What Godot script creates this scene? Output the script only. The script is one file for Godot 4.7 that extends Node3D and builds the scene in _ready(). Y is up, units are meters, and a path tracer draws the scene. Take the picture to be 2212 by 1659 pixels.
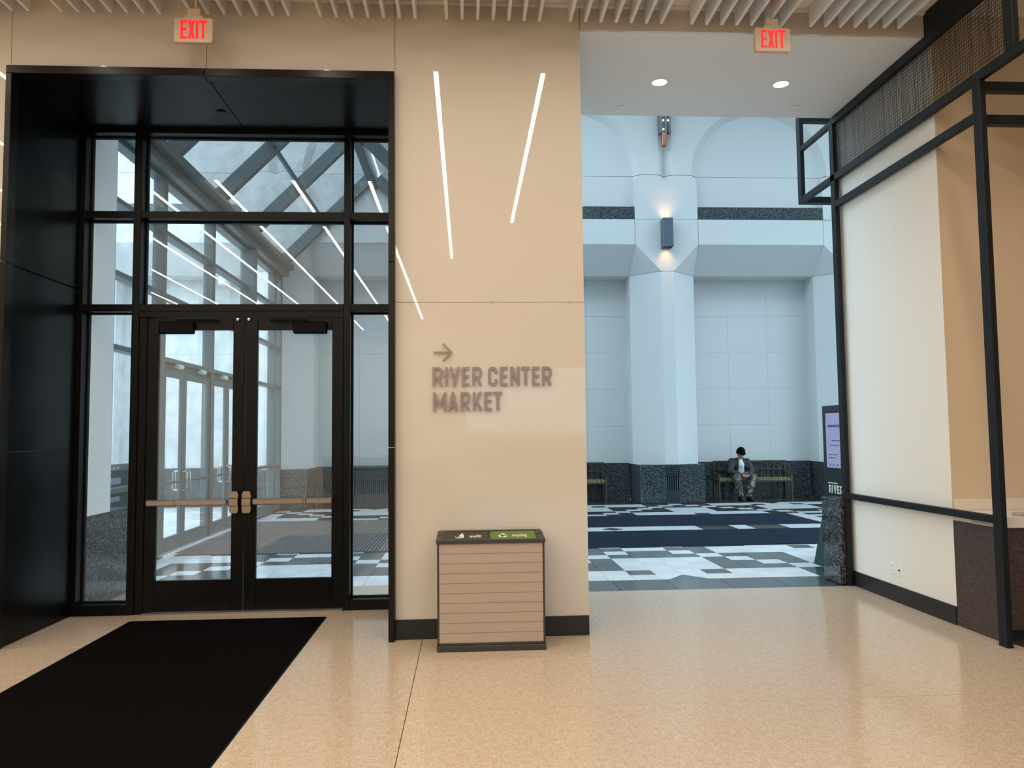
extends Node3D
# Lobby corner looking through a black storefront portal and a wide passage into a daylit stone hall.
# x runs right along the front wall, y is up, and d (depth in metres from the camera's foot) is -z.

var M := {}
var rng := RandomNumberGenerator.new()
var counts := {}
const ZF := 18.25      # face of the hall's back wall
const ZS := 18.85      # foot of its sloping soffits
const ZR := 19.4       # back of its recesses
const PIER := 4.82     # one pier of the back wall; the others follow every BAY metres
const BAY := 4.63
const TS := 0.3048     # floor tile
const TX := 3.107      # a column line of the tile grid
const TD := 8.836      # first row line of the tile grid
const TD2 := 18.085    # last row line of the tile grid

func P(x: float, y: float, d: float) -> Vector3:
	return Vector3(x, y, -d)

# ---------------------------------------------------------------- mesh helpers
func S() -> SurfaceTool:
	var st := SurfaceTool.new()
	st.begin(Mesh.PRIMITIVE_TRIANGLES)
	return st

func triN(st: SurfaceTool, a: Vector3, b: Vector3, c: Vector3, n: Vector3) -> void:
	var f := (c - a).cross(b - a)
	if f.length_squared() < 1e-16:
		return
	f = f.normalized()
	if f.dot(n) < 0.0:
		var t := b
		b = c
		c = t
		f = -f
	for p in [a, b, c]:
		st.set_normal(f)
		st.add_vertex(p)

func quadN(st: SurfaceTool, a: Vector3, b: Vector3, c: Vector3, d: Vector3, n: Vector3) -> void:
	triN(st, a, b, c, n)
	triN(st, a, c, d, n)

# a box with chamfered edges; the chamfer is left out when b is 0
func box(st: SurfaceTool, x0: float, x1: float, y0: float, y1: float, d0: float, d1: float, b := 0.0, xf := Transform3D.IDENTITY) -> void:
	var lo := Vector3(minf(x0, x1), minf(y0, y1), -maxf(d0, d1))
	var hi := Vector3(maxf(x0, x1), maxf(y0, y1), -minf(d0, d1))
	var c := (lo + hi) / 2.0
	var h := (hi - lo) / 2.0
	b = minf(b, minf(h.x, minf(h.y, h.z)) * 0.45)
	var ax := [Vector3.RIGHT, Vector3.UP, Vector3.BACK]
	for i in 3:
		var u: Vector3 = ax[(i + 1) % 3]
		var v: Vector3 = ax[(i + 2) % 3]
		var n0: Vector3 = ax[i]
		for s in [-1.0, 1.0]:
			var n: Vector3 = n0 * s
			var o: Vector3 = c + n * h[i]
			var hu: Vector3 = u * (h[(i + 1) % 3] - b)
			var hv: Vector3 = v * (h[(i + 2) % 3] - b)
			quadN(st, xf * (o - hu - hv), xf * (o + hu - hv), xf * (o + hu + hv), xf * (o - hu + hv), xf.basis * n)
		if b > 0.0:
			for s in [-1.0, 1.0]:
				for t in [-1.0, 1.0]:
					var p1: Vector3 = c + u * s * h[(i + 1) % 3] + v * t * (h[(i + 2) % 3] - b)
					var p2: Vector3 = c + u * s * (h[(i + 1) % 3] - b) + v * t * h[(i + 2) % 3]
					var hw: Vector3 = n0 * (h[i] - b)
					quadN(st, xf * (p1 - hw), xf * (p1 + hw), xf * (p2 + hw), xf * (p2 - hw), xf.basis * (u * s + v * t))
	if b > 0.0:
		for sx in [-1.0, 1.0]:
			for sy in [-1.0, 1.0]:
				for sz in [-1.0, 1.0]:
					var q := Vector3(sx, sy, sz)
					triN(st, xf * (c + q * (h - Vector3(0, b, b))), xf * (c + q * (h - Vector3(b, 0, b))), xf * (c + q * (h - Vector3(b, b, 0))), xf.basis * q)

# a polygon in the plane o + u x + v y, pulled along w
func prism(st: SurfaceTool, pts: PackedVector2Array, o: Vector3, u: Vector3, v: Vector3, w: Vector3) -> void:
	var ids := Geometry2D.triangulate_polygon(pts)
	var at := func(p: Vector2) -> Vector3: return o + u * p.x + v * p.y
	for i in range(0, ids.size(), 3):
		var a: Vector3 = at.call(pts[ids[i]])
		var b: Vector3 = at.call(pts[ids[i + 1]])
		var c: Vector3 = at.call(pts[ids[i + 2]])
		triN(st, a, b, c, -w)
		triN(st, a + w, b + w, c + w, w)
	var s := -1.0 if Geometry2D.is_polygon_clockwise(pts) else 1.0
	for i in pts.size():
		var p := pts[i]
		var q := pts[(i + 1) % pts.size()]
		var e := (q - p)
		var a: Vector3 = at.call(p)
		var b: Vector3 = at.call(q)
		quadN(st, a, b, b + w, a + w, (u * e.y - v * e.x) * s)

# outline in (x, y) at depth d0..d1
func slab(st: SurfaceTool, pts: Array, d0: float, d1: float) -> void:
	prism(st, PackedVector2Array(pts), P(0, 0, d0), Vector3.RIGHT, Vector3.UP, Vector3(0, 0, d0 - d1))

# outline in (d, y) from x0 to x1
func rail(st: SurfaceTool, pts: Array, x0: float, x1: float) -> void:
	prism(st, PackedVector2Array(pts), Vector3(x0, 0, 0), Vector3.FORWARD, Vector3.UP, Vector3(x1 - x0, 0, 0))

# outline in (x, d) from y0 to y1
func column(st: SurfaceTool, pts: Array, y0: float, y1: float) -> void:
	prism(st, PackedVector2Array(pts), Vector3(0, y0, 0), Vector3.RIGHT, Vector3.FORWARD, Vector3(0, y1 - y0, 0))

func tube(st: SurfaceTool, pts: Array, r: float, n := 10) -> void:
	var prev := []
	for i in pts.size():
		var t: Vector3 = (pts[mini(i + 1, pts.size() - 1)] - pts[maxi(i - 1, 0)]).normalized()
		var u := t.cross(Vector3.UP if absf(t.y) < 0.9 else Vector3.RIGHT).normalized()
		var v := t.cross(u)
		var ring := []
		for k in n:
			var a := TAU * k / n
			ring.append([pts[i] + (u * cos(a) + v * sin(a)) * r, u * cos(a) + v * sin(a)])
		if i == 0 or i == pts.size() - 1:
			for k in range(1, n - 1):
				triN(st, ring[0][0], ring[k][0], ring[k + 1][0], -t if i == 0 else t)
		if i > 0:
			for k in n:
				smooth_quad(st, prev[k], prev[(k + 1) % n], ring[(k + 1) % n], ring[k])
		prev = ring

func smooth_quad(st: SurfaceTool, a: Array, b: Array, c: Array, d: Array) -> void:
	for t in [[a, b, c], [a, c, d]]:
		var f: Vector3 = (t[2][0] - t[0][0]).cross(t[1][0] - t[0][0])
		var o := [0, 1, 2] if f.dot(t[0][1] + t[1][1] + t[2][1]) >= 0.0 else [0, 2, 1]
		for i in o:
			st.set_normal(t[i][1])
			st.add_vertex(t[i][0])

# profile of (radius, height) turned round the axis through c
func lathe(st: SurfaceTool, prof: Array, c: Vector3, n := 24, axis := Vector3.UP) -> void:
	var u := axis.cross(Vector3.RIGHT if absf(axis.x) < 0.9 else Vector3.UP).normalized()
	var v := axis.cross(u)
	for i in prof.size() - 1:
		var p: Vector2 = prof[i]
		var q: Vector2 = prof[i + 1]
		var e := q - p
		if e.length() < 1e-7:
			continue
		var nr := Vector2(e.y, -e.x).normalized()
		for k in n:
			var a0 := TAU * k / n
			var a1 := TAU * (k + 1) / n
			var r0 := u * cos(a0) + v * sin(a0)
			var r1 := u * cos(a1) + v * sin(a1)
			smooth_quad(st, [c + r0 * p.x + axis * p.y, r0 * nr.x + axis * nr.y], [c + r1 * p.x + axis * p.y, r1 * nr.x + axis * nr.y], [c + r1 * q.x + axis * q.y, r1 * nr.x + axis * nr.y], [c + r0 * q.x + axis * q.y, r0 * nr.x + axis * nr.y])

# a smooth body: capsules [a, b, ra, rb] joined by a smooth minimum on a grid and meshed as surface nets
func blob(bones: Array, k: float, h: float) -> SurfaceTool:
	var lo := Vector3.INF
	var hi := -Vector3.INF
	for b in bones:
		var r := maxf(b[2], b[3]) + k + h * 2.0
		for e in 2:
			lo = lo.min(b[e] - Vector3.ONE * r)
			hi = hi.max(b[e] + Vector3.ONE * r)
	var n := Vector3i(((hi - lo) / h).ceil()) + Vector3i.ONE
	var f := PackedFloat32Array()
	f.resize(n.x * n.y * n.z)
	f.fill(1.0)
	for b in bones:
		var a: Vector3 = b[0]
		var ab: Vector3 = b[1] - a
		var l2 := maxf(ab.length_squared(), 1e-9)
		var ra: float = b[2]
		var dr: float = b[3] - ra
		var r := maxf(b[2], b[3]) + k + h * 1.5
		var i0 := Vector3i(((a.min(b[1]) - Vector3.ONE * r - lo) / h).floor()).clamp(Vector3i.ZERO, n - Vector3i.ONE)
		var i1 := Vector3i(((a.max(b[1]) + Vector3.ONE * r - lo) / h).ceil()).clamp(Vector3i.ZERO, n - Vector3i.ONE)
		for z in range(i0.z, i1.z + 1):
			for y in range(i0.y, i1.y + 1):
				var row := (z * n.y + y) * n.x
				for x in range(i0.x, i1.x + 1):
					var p := lo + Vector3(x, y, z) * h - a
					var t := clampf(p.dot(ab) / l2, 0.0, 1.0)
					var d := (p - ab * t).length() - ra - dr * t
					var o := f[row + x]
					var m := maxf(k - absf(d - o), 0.0) / k
					f[row + x] = minf(d, o) - m * m * k * 0.25
	var st := S()
	var vert := {}
	var sx := 1
	var sy := n.x
	var sz := n.x * n.y
	var corner := [0, sx, sy, sx + sy, sz, sx + sz, sy + sz, sx + sy + sz]
	var offs := [Vector3(0, 0, 0), Vector3(1, 0, 0), Vector3(0, 1, 0), Vector3(1, 1, 0), Vector3(0, 0, 1), Vector3(1, 0, 1), Vector3(0, 1, 1), Vector3(1, 1, 1)]
	var edges := [[0, 1], [2, 3], [4, 5], [6, 7], [0, 2], [1, 3], [4, 6], [5, 7], [0, 4], [1, 5], [2, 6], [3, 7]]
	for z in n.z - 1:
		for y in n.y - 1:
			for x in n.x - 1:
				var i := z * sz + y * sy + x
				var s := f[i] < 0.0
				var same := true
				for c in range(1, 8):
					if (f[i + corner[c]] < 0.0) != s:
						same = false
						break
				if same:
					continue
				var sum := Vector3.ZERO
				var cnt := 0
				for e in edges:
					var fa := f[i + corner[e[0]]]
					var fb := f[i + corner[e[1]]]
					if (fa < 0.0) != (fb < 0.0):
						sum += (offs[e[0]] as Vector3).lerp(offs[e[1]], fa / (fa - fb))
						cnt += 1
				var g := Vector3(f[i + 1] - f[i] + f[i + sx + sy + sz] - f[i + sy + sz], f[i + sy] - f[i] + f[i + sx + sy + sz] - f[i + sx + sz], f[i + sz] - f[i] + f[i + sx + sy + sz] - f[i + sx + sy])
				vert[i] = [lo + (Vector3(x, y, z) + sum / cnt) * h, g.normalized()]
	for i in vert:
		for q in [[sx, sy, sz], [sy, sz, sx], [sz, sx, sy]]:
			if (f[i] < 0.0) == (f[i + q[0]] < 0.0):
				continue
			var a1: int = i - q[1]
			var a2: int = i - q[2]
			var a3: int = i - q[1] - q[2]
			if vert.has(a1) and vert.has(a2) and vert.has(a3):
				smooth_quad(st, vert[i], vert[a1], vert[a3], vert[a2])
	return st

# ---------------------------------------------------------------- nodes
func numbered(called: String, parent: Node) -> String:
	var key := str(parent.get_instance_id()) + called
	var n: int = counts.get(key, 0)
	counts[key] = n + 1
	return called if n == 0 else "%s_%03d" % [called, n]

func tag(o: Node, label: String, category: String, group := "", kind := "") -> void:
	o.set_meta("label", label)
	o.set_meta("category", category)
	if group != "":
		o.set_meta("group", group)
	if kind != "":
		o.set_meta("kind", kind)

func thing(called: String, at: Vector3, label: String, category: String, group := "", kind := "") -> Node3D:
	var o := Node3D.new()
	o.name = numbered(called, self)
	o.position = at
	add_child(o, true)
	tag(o, label, category, group, kind)
	return o

# commits a surface (in scene coordinates) as one named mesh; parents stand unturned while they are built
func obj(called: String, st: SurfaceTool, m: Material, parent: Node3D) -> MeshInstance3D:
	var o := MeshInstance3D.new()
	o.mesh = st.commit()
	o.material_override = m
	o.name = numbered(called, parent)
	parent.add_child(o, true)
	var at := Vector3.ZERO
	var q: Node = parent
	while q != self:
		at += (q as Node3D).position
		q = q.get_parent()
	o.position = -at
	return o

func bx(called: String, parent: Node3D, m: Material, x0: float, x1: float, y0: float, y1: float, d0: float, d1: float, b := 0.002) -> MeshInstance3D:
	var st := S()
	box(st, x0, x1, y0, y1, d0, d1, b)
	return obj(called, st, m, parent)

# one mesh shared by many places: the mesh sits round its own origin
func put(called: String, mesh: Mesh, m: Material, parent: Node3D, at: Vector3) -> MeshInstance3D:
	var o := MeshInstance3D.new()
	o.mesh = mesh
	o.material_override = m
	o.name = numbered(called, parent)
	parent.add_child(o, true)
	o.position = at - parent.position
	return o

# ---------------------------------------------------------------- materials
func mat(c: Color, rough := 0.6, metal := 0.0, spec := 0.5) -> StandardMaterial3D:
	var m := StandardMaterial3D.new()
	m.albedo_color = c
	m.roughness = rough
	m.metallic = metal
	m.metallic_specular = spec
	return m

func textured(tex: Texture2D, per_metre: float, rough: float, metal := 0.0, tint := Color.WHITE, scale3 := Vector3.ZERO) -> StandardMaterial3D:
	var m := mat(tint, rough, metal)
	m.albedo_texture = tex
	m.uv1_triplanar = true
	m.uv1_world_triplanar = true
	m.uv1_triplanar_sharpness = 8.0
	m.uv1_scale = Vector3.ONE * per_metre if scale3 == Vector3.ZERO else scale3
	return m

func noise_img(size: int, type: int, freq: float, octaves := 3, sd := 1, ret := FastNoiseLite.RETURN_DISTANCE) -> PackedByteArray:
	var n := FastNoiseLite.new()
	n.noise_type = type
	n.seed = sd
	n.frequency = freq
	n.fractal_octaves = octaves
	if octaves == 1:
		n.fractal_type = FastNoiseLite.FRACTAL_NONE
	n.cellular_return_type = ret
	var im := n.get_seamless_image(size, size)
	im.convert(Image.FORMAT_L8)
	return im.get_data()

func ramp_tex(size: int, layers: Array, mixer: Callable) -> ImageTexture:
	var out := PackedByteArray()
	out.resize(size * size * 3)
	var v := PackedFloat32Array()
	v.resize(layers.size())
	for i in size * size:
		for k in layers.size():
			v[k] = layers[k][i] / 255.0
		var c: Color = mixer.call(v)
		out[i * 3] = int(clampf(c.r, 0, 1) * 255.0)
		out[i * 3 + 1] = int(clampf(c.g, 0, 1) * 255.0)
		out[i * 3 + 2] = int(clampf(c.b, 0, 1) * 255.0)
	var im := Image.create_from_data(size, size, false, Image.FORMAT_RGB8, out)
	im.generate_mipmaps()
	return ImageTexture.create_from_image(im)

func glass(alpha: float, tint: Color) -> StandardMaterial3D:
	var m := mat(Color(tint, alpha), 0.0)
	m.transparency = BaseMaterial3D.TRANSPARENCY_ALPHA
	return m

func glow(c: Color, energy: float) -> StandardMaterial3D:
	var m := mat(c, 0.5)
	m.emission_enabled = true
	m.emission = c
	m.emission_energy_multiplier = energy
	return m

func make_materials() -> void:
	var fine := noise_img(512, FastNoiseLite.TYPE_CELLULAR, 0.16, 1, 3, FastNoiseLite.RETURN_CELL_VALUE)
	var soft := noise_img(512, FastNoiseLite.TYPE_SIMPLEX_SMOOTH, 0.012, 4, 5)
	var mid := noise_img(512, FastNoiseLite.TYPE_SIMPLEX_SMOOTH, 0.06, 3, 8)
	var terr := ramp_tex(512, [fine, soft], func(v):
		var c := Color(0.77, 0.69, 0.605)
		if v[0] > 0.92: c = Color(0.64, 0.555, 0.475)
		elif v[0] > 0.74: c = Color(0.72, 0.635, 0.545)
		elif v[0] < 0.16: c = Color(0.81, 0.74, 0.665)
		return c * (0.97 + 0.06 * v[1]))
	M.terrazzo = textured(terr, 2.6, 0.14)
	M.terrazzo.metallic_specular = 0.42
	var gran := ramp_tex(512, [fine, mid], func(v):
		var a: float = v[0] * 0.6 + v[1] * 0.4
		if a > 0.66: return Color(0.38, 0.41, 0.425)
		if a > 0.52: return Color(0.27, 0.30, 0.315)
		if a > 0.36: return Color(0.19, 0.215, 0.225)
		return Color(0.12, 0.14, 0.15))
	M.granite = textured(gran, 0.9, 0.12)
	M.dark_tile = textured(gran, 1.1, 0.14, 0.0, Color(0.92, 0.92, 0.9))
	M.dark_tile_b = textured(gran, 1.1, 0.16, 0.0, Color(0.78, 0.79, 0.78))
	var vein := ramp_tex(512, [soft, mid], func(v):
		var s: float = absf(v[0] - 0.5)
		return Color(0.95, 0.955, 0.955).lerp(Color(0.82, 0.845, 0.87), clampf(0.5 - s * 9.0, 0, 1) * 0.6 + 0.25 * v[1]))
	M.marble = textured(vein, 0.8, 0.14)
	M.marble_b = textured(vein, 0.55, 0.14, 0.0, Color(0.96, 0.965, 0.98))
	var conc := ramp_tex(512, [soft, mid], func(v):
		return Color(0.84, 0.84, 0.83) * (0.88 + 0.17 * v[0] + 0.05 * v[1]))
	M.concrete = textured(conc, 0.35, 0.85)
	M.pavement = textured(conc, 0.5, 0.8, 0.0, Color(0.98, 0.98, 1.0))
	M.plaster = mat(Color(0.80, 0.805, 0.80), 0.75)
	M.white_paint = mat(Color(0.92, 0.92, 0.91), 0.7)
	M.cream_paint = mat(Color(0.91, 0.90, 0.87), 0.65)
	M.tan_paint = mat(Color(0.82, 0.73, 0.62), 0.65)
	M.panel_glass = mat(Color(0.79, 0.755, 0.71), 0.015)
	M.baffle = mat(Color(0.90, 0.90, 0.90), 0.6)
	M.ceiling = mat(Color(0.90, 0.88, 0.84), 0.8)
	M.black_satin = mat(Color(0.045, 0.052, 0.066), 0.27, 0.0, 0.26)
	M.black_frame = mat(Color(0.035, 0.034, 0.035), 0.36, 0.0, 0.28)
	M.bronze_trim = mat(Color(0.075, 0.058, 0.052), 0.28, 0.0, 0.32)
	M.frame_steel = mat(Color(0.085, 0.096, 0.106), 0.45, 0.0, 0.35)
	M.skirting = mat(Color(0.135, 0.13, 0.128), 0.4, 0.0, 0.4)
	M.joint = mat(Color(0.30, 0.27, 0.25), 0.7)
	M.gasket = mat(Color(0.02, 0.02, 0.025), 0.6, 0.0, 0.25)
	M.pane = glass(0.03, Color(0.9, 0.97, 0.97))
	M.roof_pane = glass(0.37, Color(0.20, 0.30, 0.33))
	M.green_steel = mat(Color(0.35, 0.405, 0.42), 0.42, 0.1)
	M.chrome = mat(Color(0.75, 0.74, 0.72), 0.16, 1.0)
	M.brushed = mat(Color(0.60, 0.545, 0.51), 0.36, 0.75)
	M.nickel = mat(Color(0.60, 0.545, 0.49), 0.24, 1.0)
	M.rug = textured(ramp_tex(256, [noise_img(256, FastNoiseLite.TYPE_VALUE, 0.4, 2, 9)], func(v): return Color(0.06, 0.052, 0.052) * (0.6 + 0.7 * v[0])), 2.5, 1.0)
	M.rug.metallic_specular = 0.08
	M.runner = textured(ramp_tex(256, [noise_img(256, FastNoiseLite.TYPE_SIMPLEX, 0.03, 3, 12)], func(v): return Color(0.135, 0.165, 0.21) * (0.82 + 0.36 * v[0])), 1.0, 0.95, 0.0, Color.WHITE, Vector3(0.12, 1.0, 1.4))
	M.runner.metallic_specular = 0.15
	M.rib = mat(Color(0.44, 0.42, 0.42), 0.85)
	M.rib_base = mat(Color(0.21, 0.205, 0.21), 0.9)
	var wood := ramp_tex(512, [noise_img(512, FastNoiseLite.TYPE_SIMPLEX_SMOOTH, 0.02, 5, 21)], func(v):
		var s := fmod(v[0] * 5.0, 1.0)
		return Color(0.335, 0.265, 0.235).lerp(Color(0.19, 0.145, 0.125), clampf(absf(s - 0.5) * 2.0, 0, 1)))
	M.walnut = textured(wood, 1.0, 0.45, 0.0, Color.WHITE, Vector3(0.35, 1.1, 0.35))
	var plank := ramp_tex(512, [noise_img(512, FastNoiseLite.TYPE_SIMPLEX_SMOOTH, 0.014, 4, 31)], func(v):
		var s := fmod(v[0] * 6.0, 1.0)
		return Color(0.675, 0.605, 0.555).lerp(Color(0.615, 0.545, 0.495), absf(s - 0.5) * 1.5))
	M.plank = textured(plank, 1.0, 0.5, 0.0, Color.WHITE, Vector3(1.1, 6.0, 1.0))
	M.bin_body = mat(Color(0.19, 0.175, 0.165), 0.42)
	M.bin_green = mat(Color(0.36, 0.47, 0.20), 0.45)
	M.bin_black = mat(Color(0.17, 0.135, 0.14), 0.45)
	M.print_white = mat(Color(0.93, 0.92, 0.87), 0.5)
	M.letter = mat(Color(0.545, 0.49, 0.475), 0.35, 0.1)
	M.exit_body = mat(Color(0.80, 0.73, 0.64), 0.45)
	M.bench = mat(Color(0.33, 0.30, 0.25), 0.45, 0.3)
	M.cushion = textured(cushion_tex(), 1.0, 0.85, 0.0, Color.WHITE, Vector3(5.0, 5.0, 5.0))
	M.worktop = mat(Color(0.86, 0.82, 0.77), 0.25)
	M.steel_bits = mat(Color(0.70, 0.68, 0.66), 0.35, 0.45)
	M.plate = mat(Color(0.93, 0.92, 0.90), 0.35)
	M.dark_slot = mat(Color(0.08, 0.08, 0.08), 0.5)
	M.sconce = mat(Color(0.33, 0.40, 0.44), 0.45, 0.3)
	M.copper = mat(Color(0.62, 0.42, 0.33), 0.3, 0.8)
	M.kiosk = mat(Color(0.10, 0.12, 0.145), 0.4)
	M.sign_green = mat(Color(0.10, 0.24, 0.19), 0.5)
	M.led_glow = glow(Color(1.0, 0.90, 0.74), 2.2)
	M.exit_glow = glow(Color(1.0, 0.11, 0.13), 1.1)
	M.screen_glow = glow(Color(0.60, 0.585, 0.70), 0.2)
	M.screen_ink = mat(Color(0.30, 0.32, 0.60), 0.4)
	M.poster_print = mat(Color(0.62, 0.68, 0.76), 0.4)
	M.skin = mat(Color(0.66, 0.48, 0.40), 0.55)
	M.jacket = mat(Color(0.165, 0.165, 0.185), 0.6)
	M.shirt = mat(Color(0.84, 0.87, 0.90), 0.8)
	M.cap = mat(Color(0.035, 0.04, 0.045), 0.9, 0.0, 0.2)
	M.boots = mat(Color(0.07, 0.065, 0.065), 0.5)
	var blot := noise_img(256, FastNoiseLite.TYPE_CELLULAR, 0.05, 2, 41, FastNoiseLite.RETURN_CELL_VALUE)
	M.camo = textured(ramp_tex(256, [blot, noise_img(256, FastNoiseLite.TYPE_SIMPLEX, 0.03, 3, 44)], func(v):
		var s: float = v[0] * 0.5 + v[1] * 0.5
		if s > 0.60: return Color(0.62, 0.58, 0.53)
		if s > 0.50: return Color(0.27, 0.34, 0.31)
		if s > 0.40: return Color(0.15, 0.19, 0.19)
		return Color(0.36, 0.29, 0.25)), 1.2, 0.85)

func cushion_tex() -> ImageTexture:
	var im := Image.create(128, 128, false, Image.FORMAT_RGB8)
	im.fill(Color(0.25, 0.27, 0.11))
	for i in 4:
		for j in 2:
			im.fill_rect(Rect2i(i * 32 + (16 if j else 0), j * 64, 13, 40), [Color(0.86, 0.85, 0.62), Color(0.70, 0.70, 0.42)][(i + j) % 2])
			im.fill_rect(Rect2i(i * 32, j * 64 + 48, 32, 6), Color(0.20, 0.24, 0.10))
	return ImageTexture.create_from_image(im)

# ---------------------------------------------------------------- lettering
func arc(c: Vector2, r: float, a0: float, a1: float, n := 6) -> Array:
	var out := []
	for i in n + 1:
		var a := deg_to_rad(lerpf(a0, a1, float(i) / n))
		out.append(c + Vector2(cos(a), sin(a)) * r)
	return out

# the strokes of a narrow capital in a box w x h, pen width t
func strokes(ch: String, w: float, h: float, t: float) -> Array:
	var a := t / 2.0
	var r := minf(w * 0.3, h * 0.2)
	var V := func(x: float, y: float) -> Vector2: return Vector2(x, y)
	match ch:
		"E": return [[V.call(w, h - a), V.call(a, h - a), V.call(a, a), V.call(w, a)], [V.call(a, h * 0.51), V.call(w * 0.93, h * 0.51)]]
		"I": return [[V.call(w / 2, 0), V.call(w / 2, h)]]
		"V": return [[V.call(a, h), V.call(w / 2, a * 1.3)], [V.call(w - a, h), V.call(w / 2, a * 1.3)], [V.call(w / 2 - a * 1.1, a * 0.8), V.call(w / 2 + a * 1.1, a * 0.8)]]
		"R":
			var p := [V.call(a, h - a)]
			p += arc(V.call(w - a - r, h - a - r), r, 90, 0)
			p += arc(V.call(w - a - r, h * 0.44 + r), r, 0, -90)
			p.append(V.call(a, h * 0.44))
			return [[V.call(a, 0), V.call(a, h)], p, [V.call(w * 0.48, h * 0.46), V.call(w - a, 0)]]
		"C":
			var p := [V.call(w - a, h * 0.64)]
			p += arc(V.call(w - a - r, h - a - r), r, 0, 90)
			p += arc(V.call(a + r, h - a - r), r, 90, 180)
			p += arc(V.call(a + r, a + r), r, 180, 270)
			p += arc(V.call(w - a - r, a + r), r, 270, 360)
			p.append(V.call(w - a, h * 0.36))
			return [p]
		"N": return [[V.call(a, 0), V.call(a, h)], [V.call(a, h), V.call(w - a, 0)], [V.call(w - a, 0), V.call(w - a, h)]]
		"T": return [[V.call(0, h - a), V.call(w, h - a)], [V.call(w / 2, 0), V.call(w / 2, h)]]
		"M": return [[V.call(a, 0), V.call(a, h)], [V.call(a, h - a), V.call(w / 2, h * 0.25), V.call(w - a, h - a)], [V.call(w - a, 0), V.call(w - a, h)]]
		"A": return [[V.call(a, 0), V.call(w / 2, h)], [V.call(w / 2, h), V.call(w - a, 0)], [V.call(w * 0.2, h * 0.27), V.call(w * 0.8, h * 0.27)]]
		"K": return [[V.call(a, 0), V.call(a, h)], [V.call(a, h * 0.36), V.call(w - a, h)], [V.call(w * 0.36, h * 0.55), V.call(w - a, 0)]]
		"X": return [[V.call(a, 0), V.call(w - a, h)], [V.call(a, h), V.call(w - a, 0)]]
		">": return [[V.call(0, h / 2), V.call(w - a, h / 2)], [V.call(w * 0.5, h), V.call(w - a, h / 2), V.call(w * 0.5, 0)]]
	return []

func letter(called: String, ch: String, o: Vector3, u: Vector3, v: Vector3, w: float, h: float, t: float, depth: float, m: Material, parent: Node3D) -> void:
	var st := S()
	var n := u.cross(v).normalized()
	var k := 0
	for line in strokes(ch, w, h, t):
		for poly in Geometry2D.offset_polyline(PackedVector2Array(line), t / 2.0, Geometry2D.JOIN_MITER, Geometry2D.END_BUTT):
			prism(st, poly, o, u, v, n * (depth + 0.0003 * k * signf(depth)))
			k += 1
	obj(called, st, m, parent)

func write(called: String, text: String, size: float, tall: float, at: Transform3D, m: Material, parent: Node3D, bold := true) -> void:
	var tm := TextMesh.new()
	var f := SystemFont.new()
	f.font_names = PackedStringArray(["Droid Sans"])
	f.font_weight = 700 if bold else 400
	tm.font = f
	tm.font_size = 32
	tm.pixel_size = 0.003
	tm.depth = 0.002
	tm.text = text
	var bb := tm.get_aabb()
	at.basis = at.basis * Basis.from_scale(Vector3(size / bb.size.x, tall / bb.size.y, 1.0))
	at.origin -= at.basis * bb.get_center()
	var o := MeshInstance3D.new()
	o.mesh = tm
	o.material_override = m
	o.name = numbered(called, parent)
	parent.add_child(o, true)
	o.transform = at

# ---------------------------------------------------------------- scene
func _ready() -> void:
	rng.seed = 7
	make_camera_and_light()
	make_materials()
	build_floors()
	build_lobby_shell()
	build_front_wall()
	build_portal()
	build_storefront()
	build_ceiling()
	build_back_wall()
	build_hall_shell()
	build_glass_vestibule()
	build_right_side()
	build_partition_frame()
	build_counter()
	build_mats()
	build_bin()
	build_wall_sign()
	build_exit_signs()
	build_downlights()
	build_benches()
	build_person()
	build_hall_lights()
	build_kiosk()
	build_small_things()

func make_camera_and_light() -> void:
	var cam := Camera3D.new()
	cam.name = "camera"
	var yaw := 0.0582
	var pitch := 0.0644
	var roll := 0.01046
	var f := 1688.86
	cam.fov = rad_to_deg(2.0 * atan(1659.0 / 2.0 / f))
	cam.keep_aspect = Camera3D.KEEP_HEIGHT
	# rows of the turn from (x, y, d) to the camera's right, up and forward
	var cy := cos(yaw)
	var sy := sin(yaw)
	var cp := cos(pitch)
	var sp := sin(pitch)
	var right0 := Vector3(cy, 0, -sy)
	var fwd0 := Vector3(sy, 0, cy)
	var up1 := Vector3(0, cp, 0) - fwd0 * sp
	var fwd1 := Vector3(0, sp, 0) + fwd0 * cp
	var right2 := right0 * cos(roll) - up1 * sin(roll)
	var up2 := right0 * sin(roll) + up1 * cos(roll)
	var g := func(v: Vector3) -> Vector3: return Vector3(v.x, v.y, -v.z)
	cam.transform = Transform3D(Basis(g.call(right2), g.call(up2), -g.call(fwd1)), P(0, 1.6504, 0))
	cam.near = 0.05
	cam.far = 200.0
	add_child(cam)
	cam.current = true
	var sky_mat := ProceduralSkyMaterial.new()
	sky_mat.sky_top_color = Color(0.80, 0.925, 1.0)
	sky_mat.sky_horizon_color = Color(0.84, 0.94, 1.0)
	sky_mat.ground_horizon_color = Color(0.62, 0.66, 0.68)
	sky_mat.ground_bottom_color = Color(0.45, 0.47, 0.48)
	sky_mat.sky_energy_multiplier = SKY
	var sky := Sky.new()
	sky.sky_material = sky_mat
	var env := Environment.new()
	env.background_mode = Environment.BG_SKY
	env.sky = sky
	env.tonemap_mode = Environment.TONE_MAPPER_LINEAR
	env.tonemap_exposure = EXPOSURE
	env.sdfgi_enabled = true
	env.ssao_enabled = true
	env.ssil_enabled = true
	var we := WorldEnvironment.new()
	we.name = "environment"
	we.environment = env
	add_child(we)

const SKY := 2.17
const EXPOSURE := 1.0
const LINEAR_LIGHT := 5.9
const LED := Color(1.0, 0.95, 0.875)

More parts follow.
